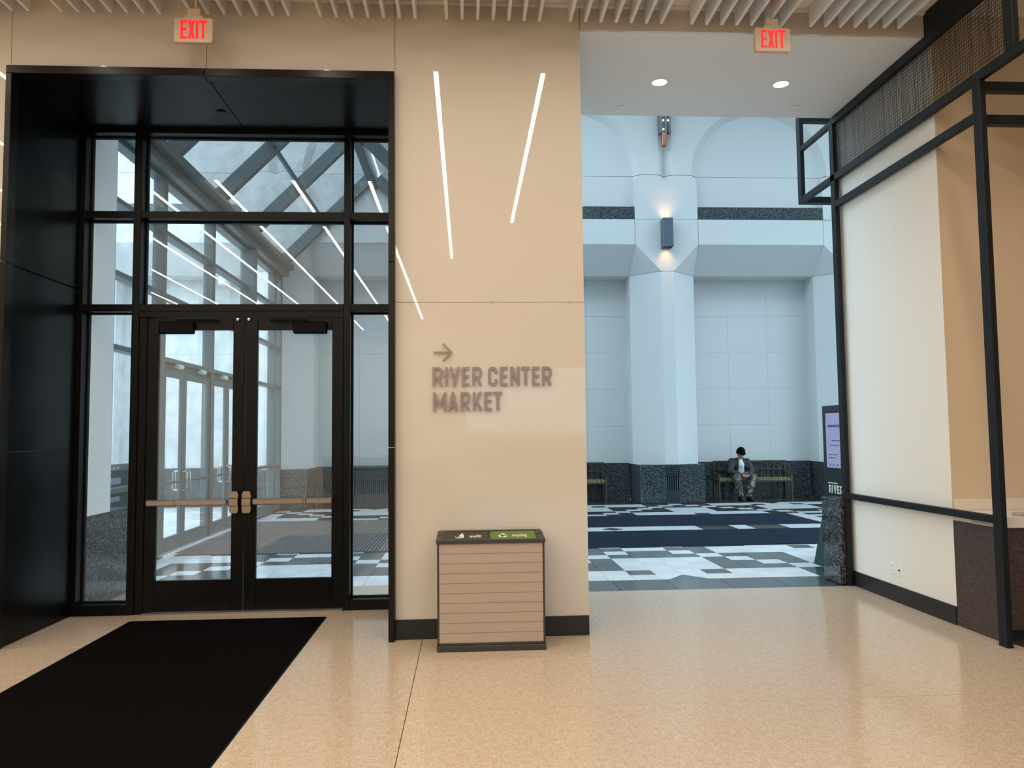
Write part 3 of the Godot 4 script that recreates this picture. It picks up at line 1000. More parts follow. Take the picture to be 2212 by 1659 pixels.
# the rest of the hall: closing walls, glazed roof and end
func build_hall_shell() -> void:
	var w := thing("wall_hall", P(6, 0, 8.2), "white wall over the passage on the near side of the hall, unseen from the lobby", "wall", "", "structure")
	bx("wall_panel", w, M.plaster, -4.6, -0.03, 5.6, 10.3, 8.0, 8.3, 0)
	bx("wall_panel", w, M.plaster, -0.03, 0.985, 5.6, 11.6, 8.0, 8.3, 0)
	bx("wall_panel", w, M.plaster, 0.985, 4.16, 5.36, 11.6, 8.0, 8.3, 0)
	bx("wall_panel", w, M.plaster, 4.3, 14.4, 0.91, 11.6, 8.0, 8.3, 0)
	bx("wainscot", w, M.granite, 4.9, 14.2, 0.0, 0.91, 7.98, 8.36, 0.004)
	bx("passage_header", w, M.white_paint, 0.985, 4.16, 5.35, 5.6, 6.53, 8.0, 0)
	var gw := thing("window_6", P(0.1, 5.6, 13), "unseen glazed screen above the glass gable roof, added to let side light into the tall hall", "window", "", "structure")  # added out of view: glass instead of wall, for side light on the piers
	for i in 5:
		bx("mullion", gw, M.green_steel, 0.0, 0.15, 5.75, 11.5, 8.3 + i * 2.45, 8.42 + i * 2.45, 0.005)
	for y in [5.75, 8.5, 11.3]:
		bx("transom", gw, M.green_steel, 0.0, 0.15, y, y + 0.12, 8.3, ZF + 0.1, 0.005)
	bx("pane", gw, M.pane, 0.07, 0.078, 5.8, 11.4, 8.3, ZF + 0.1, 0)
	# exterior walls beside the vestibule
	var ew := thing("wall_outside", P(-12, 0, 8), "concrete outer wall left of the glass vestibule, unseen", "wall", "", "structure")
	bx("wall_panel", ew, M.concrete, -24.0, -9.15, 0.0, 6.5, 8.1, 8.5, 0)
	bx("wall_panel", ew, M.concrete, -9.15, -4.35, 0.0, 8.5, 8.305, 8.5, 0)
	# roof of glass over the hall
	var r := thing("window_4", P(7, 11.3, 13), "glass roof over the tall hall, out of view above", "skylight", "", "structure")
	for i in 7:
		bx("rafter", r, M.plaster, 0.1 + i * 2.36 - 0.08, 0.1 + i * 2.36 + 0.08, 11.2, 11.5, 8.2, ZR + 0.2, 0.01)
	for k in 6:
		bx("purlin", r, M.plaster, 0.1, 14.3, 11.25, 11.4, 8.3 + k * 2.2 - 0.05, 8.3 + k * 2.2 + 0.05, 0.01)
	for i in 6:
		bx("pane", r, M.pane, 0.1 + i * 2.36, 0.1 + (i + 1) * 2.36, 11.42, 11.43, 11.2, 14.4, 0)
	bx("roof_slab", r, M.plaster, -0.03, 14.4, 11.4, 11.7, 14.4, ZR + 0.5, 0)  # unseen slabs, put in to narrow the skylight and dim the arches
	bx("roof_slab", r, M.plaster, -0.03, 14.4, 11.4, 11.7, 8.0, 11.2, 0)
	var e := thing("window_5", P(14.3, 0, 13), "glazed far right end of the hall, out of view behind the white wall", "window", "", "structure")
	for i in 6:
		bx("mullion", e, M.green_steel, 14.2, 14.4, 0.0, 11.3, 8.3 + i * 2.2 - 0.06, 8.3 + i * 2.2 + 0.06, 0.005)
	for y in [0.0, 2.8, 5.6, 8.4, 11.15]:
		bx("transom", e, M.green_steel, 14.2, 14.4, y, y + 0.12, 8.3, ZR, 0.005)
	bx("pane", e, M.pane, 14.29, 14.30, 0.0, 11.3, 8.3, ZR, 0)

# ---------------------------------------------------------------- glazed vestibule beyond the doors
func build_glass_vestibule() -> void:
	var XI := -4.25
	var XG := -4.37
	var XO := -4.41
	var w := thing("window_2", P(-4.3, 0, 13), "grey green steel and glass side wall of the vestibule with transoms, left of the doors", "window", "", "structure")
	var ds := [8.35, 11.15, 13.29, 15.43, 17.57]
	for i in 5:
		var xin := XI if i != 3 else -4.12
		bx("mullion", w, M.green_steel, XO, xin, 0.0, 5.36, ds[i], ds[i] + 0.13, 0.006)
	bx("mullion", w, M.green_steel, XO, XI, 0.0, 5.36, 18.12, 18.24, 0.006)
	var ends := [8.48, 11.15, 11.28, 13.29, 13.42, 15.43, 15.56, 17.57, 17.70, 18.12]
	for i in 5:
		var d0: float = ends[i * 2]
		var d1: float = ends[i * 2 + 1]
		var doors := i == 1 or i == 2
		var ys := [[2.735, 2.80], [3.645, 3.71], [4.55, 4.615], [5.30, 5.36]]
		if not doors:
			ys = [[0.0, 0.22], [0.985, 1.04]] + ys
		for q in ys:
			bx("transom", w, M.green_steel, XO, XI - 0.003, q[0], q[1], d0, d1, 0.005)
		for k in ys.size() - 1:
			bx("pane", w, M.pane, XG, XG + 0.008, ys[k][1] - 0.005, ys[k + 1][0] + 0.005, d0 - 0.005, d1 + 0.005, 0)
	bx("sill", w, M.marble, XI - 0.02, XI + 0.07, 0.0, 0.035, 11.15, 15.5, 0.004)
	# two pairs of doors
	for i in 4:
		var dd: float = [11.28, 12.12, 13.42, 14.26][i] + (0.165 if i % 2 == 0 else 0.165) - 0.15
		var d0 := [11.285, 12.115, 13.425, 14.255][i] as float
		var d1 := [12.11, 12.94, 14.25, 15.08][i] as float
		if i % 2 == 1:
			d1 = [13.285, 15.425][i / 2] as float
			d0 = [12.115 + 0.0, 14.255 + 0.0][i / 2] as float
		var o := thing("door_%d" % (i + 3), P(-4.3, 0, (d0 + d1) / 2), ["nearest grey green glass exterior door, first leaf with a chrome pull", "second grey green exterior door leaf, its chrome pull beside the first", "third grey green exterior door leaf behind the dark mullion", "farthest grey green exterior door leaf, partly behind the black door stile"][i], "door", "", "structure")
		var sw := 0.105
		bx("stile", o, M.green_steel, -4.32, -4.275, 0.02, 2.635, d0, d0 + sw, 0.004)
		bx("stile", o, M.green_steel, -4.32, -4.275, 0.02, 2.635, d1 - sw, d1, 0.004)
		bx("top_rail", o, M.green_steel, -4.32, -4.275, 2.53, 2.635, d0 + sw, d1 - sw, 0.004)
		bx("bottom_rail", o, M.green_steel, -4.32, -4.275, 0.02, 0.235, d0 + sw, d1 - sw, 0.004)
		bx("middle_rail", o, M.green_steel, -4.31, -4.285, 0.985, 1.02, d0 + sw, d1 - sw, 0.004)
		bx("pane", o, M.pane, -4.30, -4.293, 0.23, 2.535, d0 + sw - 0.004, d1 - sw + 0.004, 0)
		var hd := d1 - 0.06 if i % 2 == 0 else d0 + 0.06
		var st := S()
		var hp := []
		for q in [[-4.275, 0.87], [-4.215, 0.87], [-4.195, 0.89], [-4.195, 1.13], [-4.215, 1.15], [-4.275, 1.15]]:
			hp.append(P(q[0], q[1], hd))
		tube(st, hp, 0.014, 10)
		obj("pull_handle", st, M.chrome, o)
		var so := S()
		var ho := []
		for q in [[-4.32, 0.87], [-4.38, 0.87], [-4.40, 0.89], [-4.40, 1.13], [-4.38, 1.15], [-4.32, 1.15]]:
			ho.append(P(q[0], q[1], hd))
		tube(so, ho, 0.014, 10)
		obj("pull_handle", so, M.chrome, o)
		var cl := S()
		lathe(cl, [Vector2(0, 0), Vector2(0.03, 0.0), Vector2(0.034, 0.01), Vector2(0.034, 0.2), Vector2(0.03, 0.21), Vector2(0, 0.21)], P(-4.20, 2.69, (d0 + d1) / 2 - 0.1), 16, Vector3.FORWARD)
		box(cl, -4.275, -4.2, 2.67, 2.70, (d0 + d1) / 2 - 0.04, (d0 + d1) / 2 + 0.03)
		obj("closer", cl, M.plate, o)
		bx("closer_arm", o, M.green_steel, -4.25, -4.235, 2.645, 2.655, (d0 + d1) / 2 - 0.1, (d0 + d1) / 2 + 0.32, 0.002)
	var hd2 := thing("trim_2", P(-4.3, 2.6, 13), "dark head strip behind the door closers over the exterior doors", "door head", "", "structure")
	bx("head_strip", hd2, M.green_steel, -4.37, -4.32, 2.62, 2.735, 11.28, 13.29, 0.002)
	bx("head_strip", hd2, M.green_steel, -4.37, -4.32, 2.62, 2.735, 13.42, 15.43, 0.002)
	# gabled glass roof
	var r := thing("window_3", P(-2.15, 6, 13), "gabled glass roof of the vestibule on grey steel rafters", "skylight", "", "structure")
	bx("eave_beam", r, M.green_steel, -4.42, -4.10, 5.36, 5.50, 8.3, 18.24, 0.006)
	bx("gutter", r, M.green_steel, -4.40, -3.98, 5.50, 5.63, 8.3, 18.24, 0.01)
	bx("eave_beam", r, M.green_steel, -0.15, 0.0, 5.36, 5.75, 8.3, 18.24, 0.006)
	bx("gutter", r, M.green_steel, -0.32, 0.0, 5.50, 5.63, 8.3, 18.24, 0.01)
	# each slope: local x up the slope from the eave, local y out of the roof
	for s in [-1.0, 1.0]:
		var u := Vector3(-s, 1, 0).normalized()
		var v := Vector3(s, 1, 0).normalized()
		var o := Vector3(-2.15 + s * 2.1, 5.5, 0)
		var put_bar := func(called: String, a0: float, a1: float, b0: float, b1: float, d0: float, d1: float, m: Material) -> void:
			var st := S()
			prism(st, PackedVector2Array([Vector2(a0, b0), Vector2(a1, b0), Vector2(a1, b1), Vector2(a0, b1)]), o + Vector3(0, 0, -d0), u, v, Vector3(0, 0, d0 - d1))
			obj(called, st, m, r)
		var top := 2.1 * sqrt(2.0)
		for d in [8.32, 11.15, 13.29, 15.43]:
			put_bar.call("rafter", -0.1, top - 0.02, 0.0, 0.24, d, d + 0.13, M.green_steel)
		put_bar.call("rafter", -0.1, top - 0.02, 0.0, 0.24, 18.09, 18.24, M.green_steel)
		put_bar.call("purlin", top * 0.5 - 0.03, top * 0.5 + 0.03, 0.05, 0.22, 8.45, 18.1, M.green_steel)
		put_bar.call("pane", 0.05, top, 0.225, 0.233, 8.4, 18.2, M.roof_pane)
		put_bar.call("eave_rail", 0.02, 0.14, 0.03, 0.25, 8.45, 18.1, M.green_steel)
	bx("ridge_beam", r, M.green_steel, -2.24, -2.06, 7.44, 7.86, 8.3, 18.24, 0.02)
	# plastered gable under the roof at the back wall and over the doors
	var gp := thing("wall_gable", P(-2.15, 6, 18.2), "pale plaster gable under the far end of the glass roof", "wall", "", "structure")
	var gs := S()
	slab(gs, [Vector2(-3.66, 6.165), Vector2(-0.62, 6.165), Vector2(-0.62, 6.2), Vector2(-2.15, 7.72), Vector2(-3.66, 6.2)], ZF - 0.04, ZF + 0.02)
	obj("gable_panel", gs, M.plaster, gp)
	var gn := S()
	slab(gn, [Vector2(-4.4, 5.1), Vector2(0.1, 5.1), Vector2(0.1, 5.7), Vector2(-2.15, 7.8), Vector2(-4.4, 5.6)], 8.2, 8.31)
	obj("gable_panel", gn, M.plaster, gp)
	# short return wall beside the doors with its granite base
	var rt := thing("wall_return", P(-3.7, 0, 8.2), "pale return wall with a dark granite base seen through the left sidelight", "wall", "", "structure")
	bx("wainscot", rt, M.granite, -3.76, -3.655, 0.0, 0.905, 7.81, 8.36, 0.004)
	bx("wainscot", rt, M.granite, -4.3, -3.655, 0.0, 0.905, 8.365, 8.80, 0.004)
	bx("wall_panel", rt, M.plaster, -4.42, -3.662, 0.905, 5.4, 8.18, 8.32, 0)

# ---------------------------------------------------------------- right side of the passage
func build_right_side() -> void:
	var w := thing("wall_passage", P(4.2, 0, 7.4), "cream wall beside the passage behind the black steel frame", "wall", "", "structure")
	bx("wall_panel", w, M.cream_paint, 4.14, 4.3, 0.0, 5.34, 6.513, 8.3, 0.001)
	var t := thing("wall_niche", P(6.5, 0, 6.6), "tan wall behind the wood fronted counter at the right edge", "wall", "", "structure")
	bx("wall_panel", t, M.tan_paint, 4.141, 9.1, 0.0, 5.34, 6.506, 6.5125, 0)
	bx("core", t, M.white_paint, 4.301, 9.1, 0.0, 5.34, 6.513, 6.65, 0)
	var b := thing("baseboard_right", P(4.13, 0, 7.4), "dark grey skirting along the cream passage wall", "baseboard", "", "structure")
	bx("skirting_board", b, M.skirting, 4.125, 4.142, 0.0, 0.155, 6.512, 8.3, 0.002)
	var c := thing("ceiling", P(2.6, 5.2, 7.4), "smooth white ceiling of the passage with two downlights", "ceiling", "", "structure")
	bx("ceiling_board", c, M.white_paint, 0.985, 4.3, 5.135, 5.35, 6.531, 8.3, 0.002)
	var g := thing("pillar", P(4.3, 0, 8.5), "low dark granite pier at the hall end of the passage beside the black post", "pier")
	bx("granite_block", g, M.granite, 3.99, 4.9, 0.0, 0.915, 8.30, 8.68, 0.012)
	bx("outlet_cover", g, M.dark_slot, 3.985, 3.991, 0.42, 0.53, 8.50, 8.55, 0.002)

func build_partition_frame() -> void:
	var X := 4.06
	var X1 := 4.11
	var o := thing("partition_screen", P(4.08, 0, 7.0), "black square tube steel frame with a woven mesh panel along the passage wall", "screen frame")
	var m: Material = M.frame_steel
	bx("post", o, m, X, X1, 0.0, 5.04, 8.235, 8.33, 0.003)
	bx("post", o, m, X, X1, 0.0, 4.41, 5.79, 5.885, 0.003)
	bx("post_foot", o, m, X - 0.003, X1 + 0.003, 0.0, 0.012, 5.787, 5.888, 0.002)
	bx("upright", o, m, X, X1, 4.485, 5.34, 5.39, 5.49, 0.003)
	bx("top_beam", o, m, X, X1, 5.04, 5.10, 3.2, 9.07, 0.003)
	bx("ceiling_channel", o, m, X + 0.01, X1, 5.10, 5.34, 3.2, 6.5, 0.003)
	bx("ceiling_channel", o, m, X + 0.01, X1, 5.10, 5.134, 6.5, 8.3, 0.002)
	bx("middle_beam", o, m, X, X1, 4.41, 4.485, 3.2, 9.07, 0.003)
	bx("lower_beam", o, m, X, X1, 4.108, 4.18, 5.885, 8.235, 0.003)
	bx("hand_rail", o, m, X, X1, 0.925, 0.985, 5.885, 8.235, 0.003)
	# the frame reaches into the hall
	bx("end_post", o, m, X, X1, 4.41, 5.49, 9.07, 9.17, 0.003)
	bx("end_beam", o, m, X1, 5.1, 5.42, 5.49, 9.07, 9.17, 0.003)
	bx("end_beam", o, m, X1, 5.1, 4.41, 4.485, 9.07, 9.17, 0.003)
	bx("end_post", o, m, 5.05, 5.1, 4.485, 5.42, 9.07, 9.17, 0.003)
	# and turns right over the counter
	bx("cross_beam", o, m, X1, 8.9, 4.33, 4.405, 5.80, 5.875, 0.003)
	bx("cross_beam", o, m, X1, 8.9, 4.06, 4.135, 5.80, 5.875, 0.003)
	# woven mesh: uneven double wires both ways
	var st := S()
	var d := 5.50
	while d < 8.22:
		var t := 0.002 + 0.0045 * rng.randf() * rng.randf()
		box(st, 4.083, 4.085, 4.485, 5.04, d, d + t)
		d += t + 0.009 + 0.014 * rng.randf()
	var y := 4.49
	var k := 0
	while y < 5.035:
		var t := 0.003 + 0.0015 * rng.randf()
		box(st, 4.081, 4.083, y, y + t, 5.49, 8.235)
		y += t + (0.0075 if k % 2 == 0 else 0.018)
		k += 1
	var mesh := obj("woven_mesh", st, m, o)
	mesh.set_meta("kind", "stuff")

func build_counter() -> void:
	var o := thing("counter", P(6, 0, 6.2), "walnut fronted serving counter with a white top at the right edge", "counter")
	bx("front_panel", o, M.walnut, 4.156, 8.6, 0.09, 0.878, 5.95, 6.50, 0.002)
	bx("toe_kick", o, M.dark_slot, 4.19, 8.6, 0.0, 0.09, 6.02, 6.50, 0)
	bx("end_panel", o, M.walnut, 4.135, 4.155, 0.0, 0.878, 5.94, 6.505, 0.002)
	bx("worktop", o, M.worktop, 4.137, 8.6, 0.88, 0.965, 5.92, 6.505, 0.004)
	bx("backsplash", o, M.worktop, 4.15, 8.6, 0.965, 1.06, 6.488, 6.505, 0.003)
	var t := thing("steel_tray", P(5.2, 0.966, 6.05), "low mottled steel tray lying along the front of the white counter top", "tray")
	bx("tray_body", t, M.steel_bits, 4.35, 6.2, 0.9655, 0.985, 5.95, 6.08, 0.004)
	for k in 6:
		bx("divider", t, M.dark_slot, 4.5 + k * 0.3, 4.508 + k * 0.3, 0.985, 0.99, 5.955, 6.075, 0)
	for i in 2:
		var b := thing("steel_clip", P(4.12, 0.9, 6.03 + i * 0.14), ["small steel bracket on the counter edge next to the near post", "small steel bracket on the counter edge, farther one from the near post"][i], "bracket", "counter edge brackets")
		bx("bracket", b, M.steel_bits, 4.118, 4.135, 0.895, 0.94, 5.97 + i * 0.14, 6.10 + i * 0.14, 0.003)

# ---------------------------------------------------------------- things
func build_mats() -> void:
	var a := thing("floor_mat", P(-2.17, 0, 4.8), "large plain black rubber backed floor mat in front of the doors", "mat")
	var st := S()
	box(st, -3.05, -1.29, 0.0, 0.004, 2.0, 7.36, 0.002)
	obj("rubber_edge", st, M.gasket, a)
	var p := S()
	box(p, -3.035, -1.305, 0.004, 0.009, 2.02, 7.345, 0.003)
	obj("pile", p, M.rug, a)
	var v := thing("entrance_mat", P(-2.0, 0, 13.4), "large grey ribbed entrance mat inside the exterior doors", "mat")
	var b := S()
	box(b, -4.12, -0.3, 0.0, 0.006, 11.35, 15.62, 0.002)
	obj("mat_base", b, M.rib_base, v)
	var r := S()
	var x := -4.1
	while x < -0.33:
		box(r, x, x + 0.026, 0.006, 0.012, 11.36, 15.61, 0.003)
		x += 0.0525
	obj("rib", r, M.rib, v).set_meta("kind", "stuff")
	for i in 2:
		var d0: float = [11.32, 13.81][i]
		var d1: float = [13.19, 15.62][i]
		var q := thing("carpet_runner", P(3, 0, d0), ["dark navy carpet runner, the nearer of the two on the hall floor", "dark navy carpet runner, the farther one, ending before the white tiles at right"][i], "runner", "hall runners")
		var x1: float = [9.6, 6.42][i]
		bx("binding", q, M.kiosk, 0.3, x1, 0.0, 0.006, d0, d1, 0.002)
		bx("pile", q, M.runner, 0.33, x1 - 0.03, 0.006, 0.011, d0 + 0.03, d1 - 0.03, 0.003)

func build_bin() -> void:
	var o := thing("recycling_station", P(0.18, 0, 6.28), "brown two stream waste bin with a wood slat front, landfill and recycling", "bin")
	var x0 := -0.235
	var x1 := 0.594
	var m: Material = M.bin_body
	bx("plinth", o, m, x0 - 0.004, x1 + 0.004, 0.0, 0.045, 6.085, 6.44, 0.004)
	bx("plinth_recess", o, M.dark_slot, x0 + 0.01, x1 - 0.01, 0.045, 0.06, 6.11, 6.42, 0)
	bx("body", o, m, x0, x1, 0.06, 0.815, 6.115, 6.44, 0.003)
	# front frame
	bx("frame_post", o, m, x0, x0 + 0.014, 0.06, 0.815, 6.098, 6.118, 0.002)
	bx("frame_post", o, m, x1 - 0.014, x1, 0.06, 0.815, 6.098, 6.118, 0.002)
	bx("frame_rail", o, m, x0 + 0.014, x1 - 0.014, 0.045, 0.062, 6.098, 6.118, 0.002)
	var fp := bx("front_panel", o, M.plank, x0 + 0.015, x1 - 0.015, 0.063, 0.815, 6.106, 6.116, 0.001)
	for i in 10:
		var y := 0.0645 + i * 0.0749
		var st := S()
		rail(st, [Vector2(6.1065, y), Vector2(6.1065, y + 0.0735), Vector2(6.103, y + 0.0728), Vector2(6.1, y + 0.012), Vector2(6.1, y)], x0 + 0.0155, x1 - 0.0155)
		obj("plank", st, M.plank, fp)
	# lid: a sloping frame, higher at the back
	var lid := S()
	rail(lid, [Vector2(6.09, 0.815), Vector2(6.09, 0.835), Vector2(6.10, 0.842), Vector2(6.13, 0.842), Vector2(6.13, 0.815)], x0 - 0.008, x1 + 0.008)
	rail(lid, [Vector2(6.41, 0.815), Vector2(6.41, 0.872), Vector2(6.445, 0.876), Vector2(6.445, 0.815)], x0 + 0.002, x1 - 0.002)
	for s in [0, 1]:
		var xa: float = [x0 - 0.006, x1 - 0.052][s]
		var xb: float = [x0 + 0.052, x1 + 0.006][s]
		rail(lid, [Vector2(6.13, 0.815), Vector2(6.13, 0.843), Vector2(6.24, 0.857), Vector2(6.25, 0.842), Vector2(6.29, 0.847), Vector2(6.295, 0.864), Vector2(6.41, 0.875), Vector2(6.41, 0.815)], xa, xb)
	rail(lid, [Vector2(6.13, 0.80), Vector2(6.13, 0.84), Vector2(6.41, 0.868), Vector2(6.41, 0.80)], 0.168, 0.18)
	obj("lid", lid, m, o)
	# sloping label boards under the openings
	for s in 2:
		var xa: float = [x0 + 0.045, 0.182][s]
		var xb: float = [0.166, x1 - 0.045][s]
		var st := S()
		rail(st, [Vector2(6.14, 0.816), Vector2(6.14, 0.825), Vector2(6.405, 0.868), Vector2(6.405, 0.858)], xa, xb)
		var lb := obj(["landfill_board", "recycling_board"][s], st, M.bin_black if s == 0 else M.bin_green, o)
		var tilt := Basis(Vector3.RIGHT, -PI / 2 + 0.161)
		var at := Transform3D(tilt, P([0.062, 0.412][s], 0.8485, 6.262) - P(0.18, 0, 6.28) - lb.position)
		write("lettering", ["landfill", "recycling"][s], [0.092, 0.115][s], [0.065, 0.085][s], at, M.print_white, lb)
		# pictograms: a figure dropping litter; three bent arrows
		var ic := S()
		var ix: float = [-0.065, 0.278][s]
		var u := Vector3.RIGHT * 0.62
		var v := tilt * Vector3.UP
		var w := tilt * Vector3.BACK * 0.002
		var c := P(ix, 0.8495, 6.262)
		if s == 0:
			prism(ic, PackedVector2Array([Vector2(0.012, -0.05), Vector2(0.03, -0.05), Vector2(0.034, 0.0), Vector2(0.04, -0.05), Vector2(0.054, -0.05), Vector2(0.056, 0.045), Vector2(0.012, 0.045), Vector2(-0.006, 0.01), Vector2(0.004, 0.0), Vector2(0.014, 0.016)]), c, u, v, w)
			prism(ic, PackedVector2Array([Vector2(0.022, 0.052), Vector2(0.044, 0.052), Vector2(0.044, 0.078), Vector2(0.022, 0.078)]), c, u, v, w)
			for q in [[-0.05, -0.002], [-0.012, -0.01]]:
				prism(ic, PackedVector2Array([Vector2(q[0], 0.0), Vector2(q[0] + 0.006, 0.0), Vector2(q[1] + 0.02 if q[0] > -0.04 else q[0] + 0.014, -0.05), Vector2(q[0] + 0.006, -0.05)]), c, u, v, w)
			prism(ic, PackedVector2Array([Vector2(-0.042, -0.05), Vector2(-0.006, -0.05), Vector2(-0.006, -0.04), Vector2(-0.042, -0.04)]), c, u, v, w)
		else:
			for k in 3:
				var a := TAU * k / 3.0
				var pts := PackedVector2Array()
				for p in [Vector2(-0.03, 0.028), Vector2(-0.012, 0.058), Vector2(0.018, 0.058), Vector2(0.026, 0.044), Vector2(0.034, 0.05), Vector2(0.034, 0.014), Vector2(0.0, 0.028), Vector2(0.01, 0.034), Vector2(0.002, 0.044), Vector2(-0.008, 0.03)]:
					pts.append(p.rotated(a))
				prism(ic, pts, c, u, v, w)
		obj("pictogram", ic, M.print_white, lb)

func build_wall_sign() -> void:
	var o := thing("wall_sign", P(0.2, 2.1, 6.49), "raised grey brown lettering and arrow on the beige glass pillar above the bin", "sign")
	var L := func(zx: float) -> float: return -0.279 + (zx - 392.0) / 1077.8
	for row in [[2.057, [["R", 392, 482], ["I", 500, 528], ["V", 540, 634], ["E", 652, 722], ["R", 745, 830], ["C", 886, 970], ["E", 993, 1063], ["N", 1086, 1170], ["T", 1184, 1263], ["E", 1282, 1350], ["R", 1372, 1458]]], [1.850, [["M", 395, 512], ["A", 528, 614], ["R", 640, 724], ["K", 748, 834], ["E", 850, 920], ["T", 930, 1012]]]]:
		for q in row[1]:
			var x0: float = L.call(q[1])
			letter("letter", q[0], P(x0, row[0], 6.488), Vector3.RIGHT, Vector3.UP, L.call(q[2]) - x0, 0.156, 0.0215, 0.010, M.letter, o)
			bx("standoff", o, M.steel_bits, (x0 + L.call(q[2])) / 2 - 0.004, (x0 + L.call(q[2])) / 2 + 0.004, row[0] + 0.14, row[0] + 0.15, 6.486, 6.5, 0)
	letter("arrow", ">", P(-0.272, 2.262, 6.488), Vector3.RIGHT, Vector3.UP, 0.153, 0.15, 0.011, 0.012, M.letter, o)

func build_exit_signs() -> void:
	for i in 2:
		var cx: float = [-2.16, 2.569][i]
		var cy: float = [4.90, 4.915][i]
		var o := thing("exit_sign", P(cx, cy, 6.2), ["lit red exit sign hanging over the black portal", "lit red exit sign hanging over the passage"][i], "exit sign", "exit signs")
		var st := S()
		var pts := []
		for q in [[-0.15, -0.1, 180], [0.15, -0.1, 270], [0.15, 0.1, 0], [-0.15, 0.1, 90]]:
			pts += arc(Vector2(cx + q[0] - signf(q[0]) * 0.02, cy + q[1] - signf(q[1]) * 0.02), 0.02, q[2], q[2] + 90, 5)
		slab(st, pts, 6.185, 6.225)
		obj("housing", st, M.exit_body, o)
		bx("canopy", o, M.exit_body, cx - 0.05, cx + 0.055, cy + 0.118, cy + 0.18, 6.18, 6.24, 0.006)
		bx("canopy_base", o, M.exit_body, cx - 0.07, cx + 0.075, cy + 0.1, cy + 0.122, 6.18, 6.235, 0.004)
		var t := S()
		tube(t, [P(cx + 0.01, cy + 0.18, 6.21), P(cx + 0.01, 5.345, 6.21)], 0.009, 10)
		obj("stem", t, M.exit_body, o)
		var lx := cx - 0.1
		for q in [["E", 0.0, 0.052], ["X", 0.057, 0.056], ["I", 0.118, 0.022], ["T", 0.145, 0.062]]:
			letter("letter", q[0], P(lx + q[1], cy - 0.072, 6.186), Vector3.RIGHT, Vector3.UP, q[2], 0.152, 0.019, 0.004, M.exit_glow, o)
		bx("test_button", o, M.exit_glow, cx - 0.112, cx - 0.1, cy - 0.106, cy - 0.1, 6.2, 6.212, 0)
		var l := AreaLight3D.new()
		l.name = "lamp"
		l.area_size = Vector2(0.2, 0.15)
		l.light_color = Color(1.0, 0.12, 0.10)
		l.light_energy = 0.012
		l.area_normalize_energy = true
		l.area_range = 12.0
		l.area_attenuation = 2.0
		l.shadow_enabled = true
		o.add_child(l)
		l.position = P(0, 0, -0.02)
		l.rotation = Vector3(0, PI, 0)

func build_downlights() -> void:
	for i in 2:
		var x: float = [1.939, 3.176][i]
		var o := thing("downlight", P(x, 5.13, 7.48), ["round recessed ceiling light of the passage nearer the beige pillar", "round recessed ceiling light of the passage nearer the black frame"][i], "light", "passage downlights")
		var st := S()
		lathe(st, [Vector2(0.075, -0.004), Vector2(0.098, -0.006), Vector2(0.102, 0.004)], P(x, 5.136, 7.48), 32)
		lathe(st, [Vector2(0.075, -0.004), Vector2(0.07, 0.003), Vector2(0.0, 0.003)], P(x, 5.136, 7.48), 32)
		obj("trim_ring", st, M.plate, o)
		var g := S()
		lathe(g, [Vector2(0.0, -0.003), Vector2(0.074, -0.003), Vector2(0.074, 0.0)], P(x, 5.135, 7.48), 32)
		obj("lens", g, M.led_glow, o)
		var l := SpotLight3D.new()
		l.name = "lamp"
		l.light_color = LED
		l.light_energy = DOWNLIGHT
		l.spot_angle = 55.0
		l.spot_range = 30.0
		l.spot_attenuation = 2.0
		l.light_size = 0.07
		l.shadow_enabled = true
		o.add_child(l)
		l.position = P(0, -0.02, 0)
		l.rotation = Vector3(-PI / 2, 0, 0)
	var spots := [[1.666, 5.135, 8.07, "white round sprinkler cover on the passage ceiling near the pillar", 0], [3.539, 5.135, 8.01, "white round sprinkler cover on the passage ceiling near the black frame", 0], [-2.253, 4.66, 7.213, "dark round sprinkler cover on the black portal soffit", 1]]
	for q in spots:
		var o := thing("sprinkler_cover", P(q[0], q[1], q[2]), q[3], "sprinkler cover", "sprinkler covers")
		var st := S()
		lathe(st, [Vector2(0.0, -0.01), Vector2(0.04, -0.01), Vector2(0.043, -0.006), Vector2(0.043, -0.004), Vector2(0.0, -0.004)], P(q[0], q[1], q[2]), 28)
		obj("cover_plate", st, M.white_paint if q[4] == 0 else M.black_satin, o)
		var n := S()
		lathe(n, [Vector2(0.03, -0.005), Vector2(0.03, 0.003)], P(q[0], q[1], q[2]), 20)
		obj("neck", n, M.dark_slot, o)

const DOWNLIGHT := 0.6

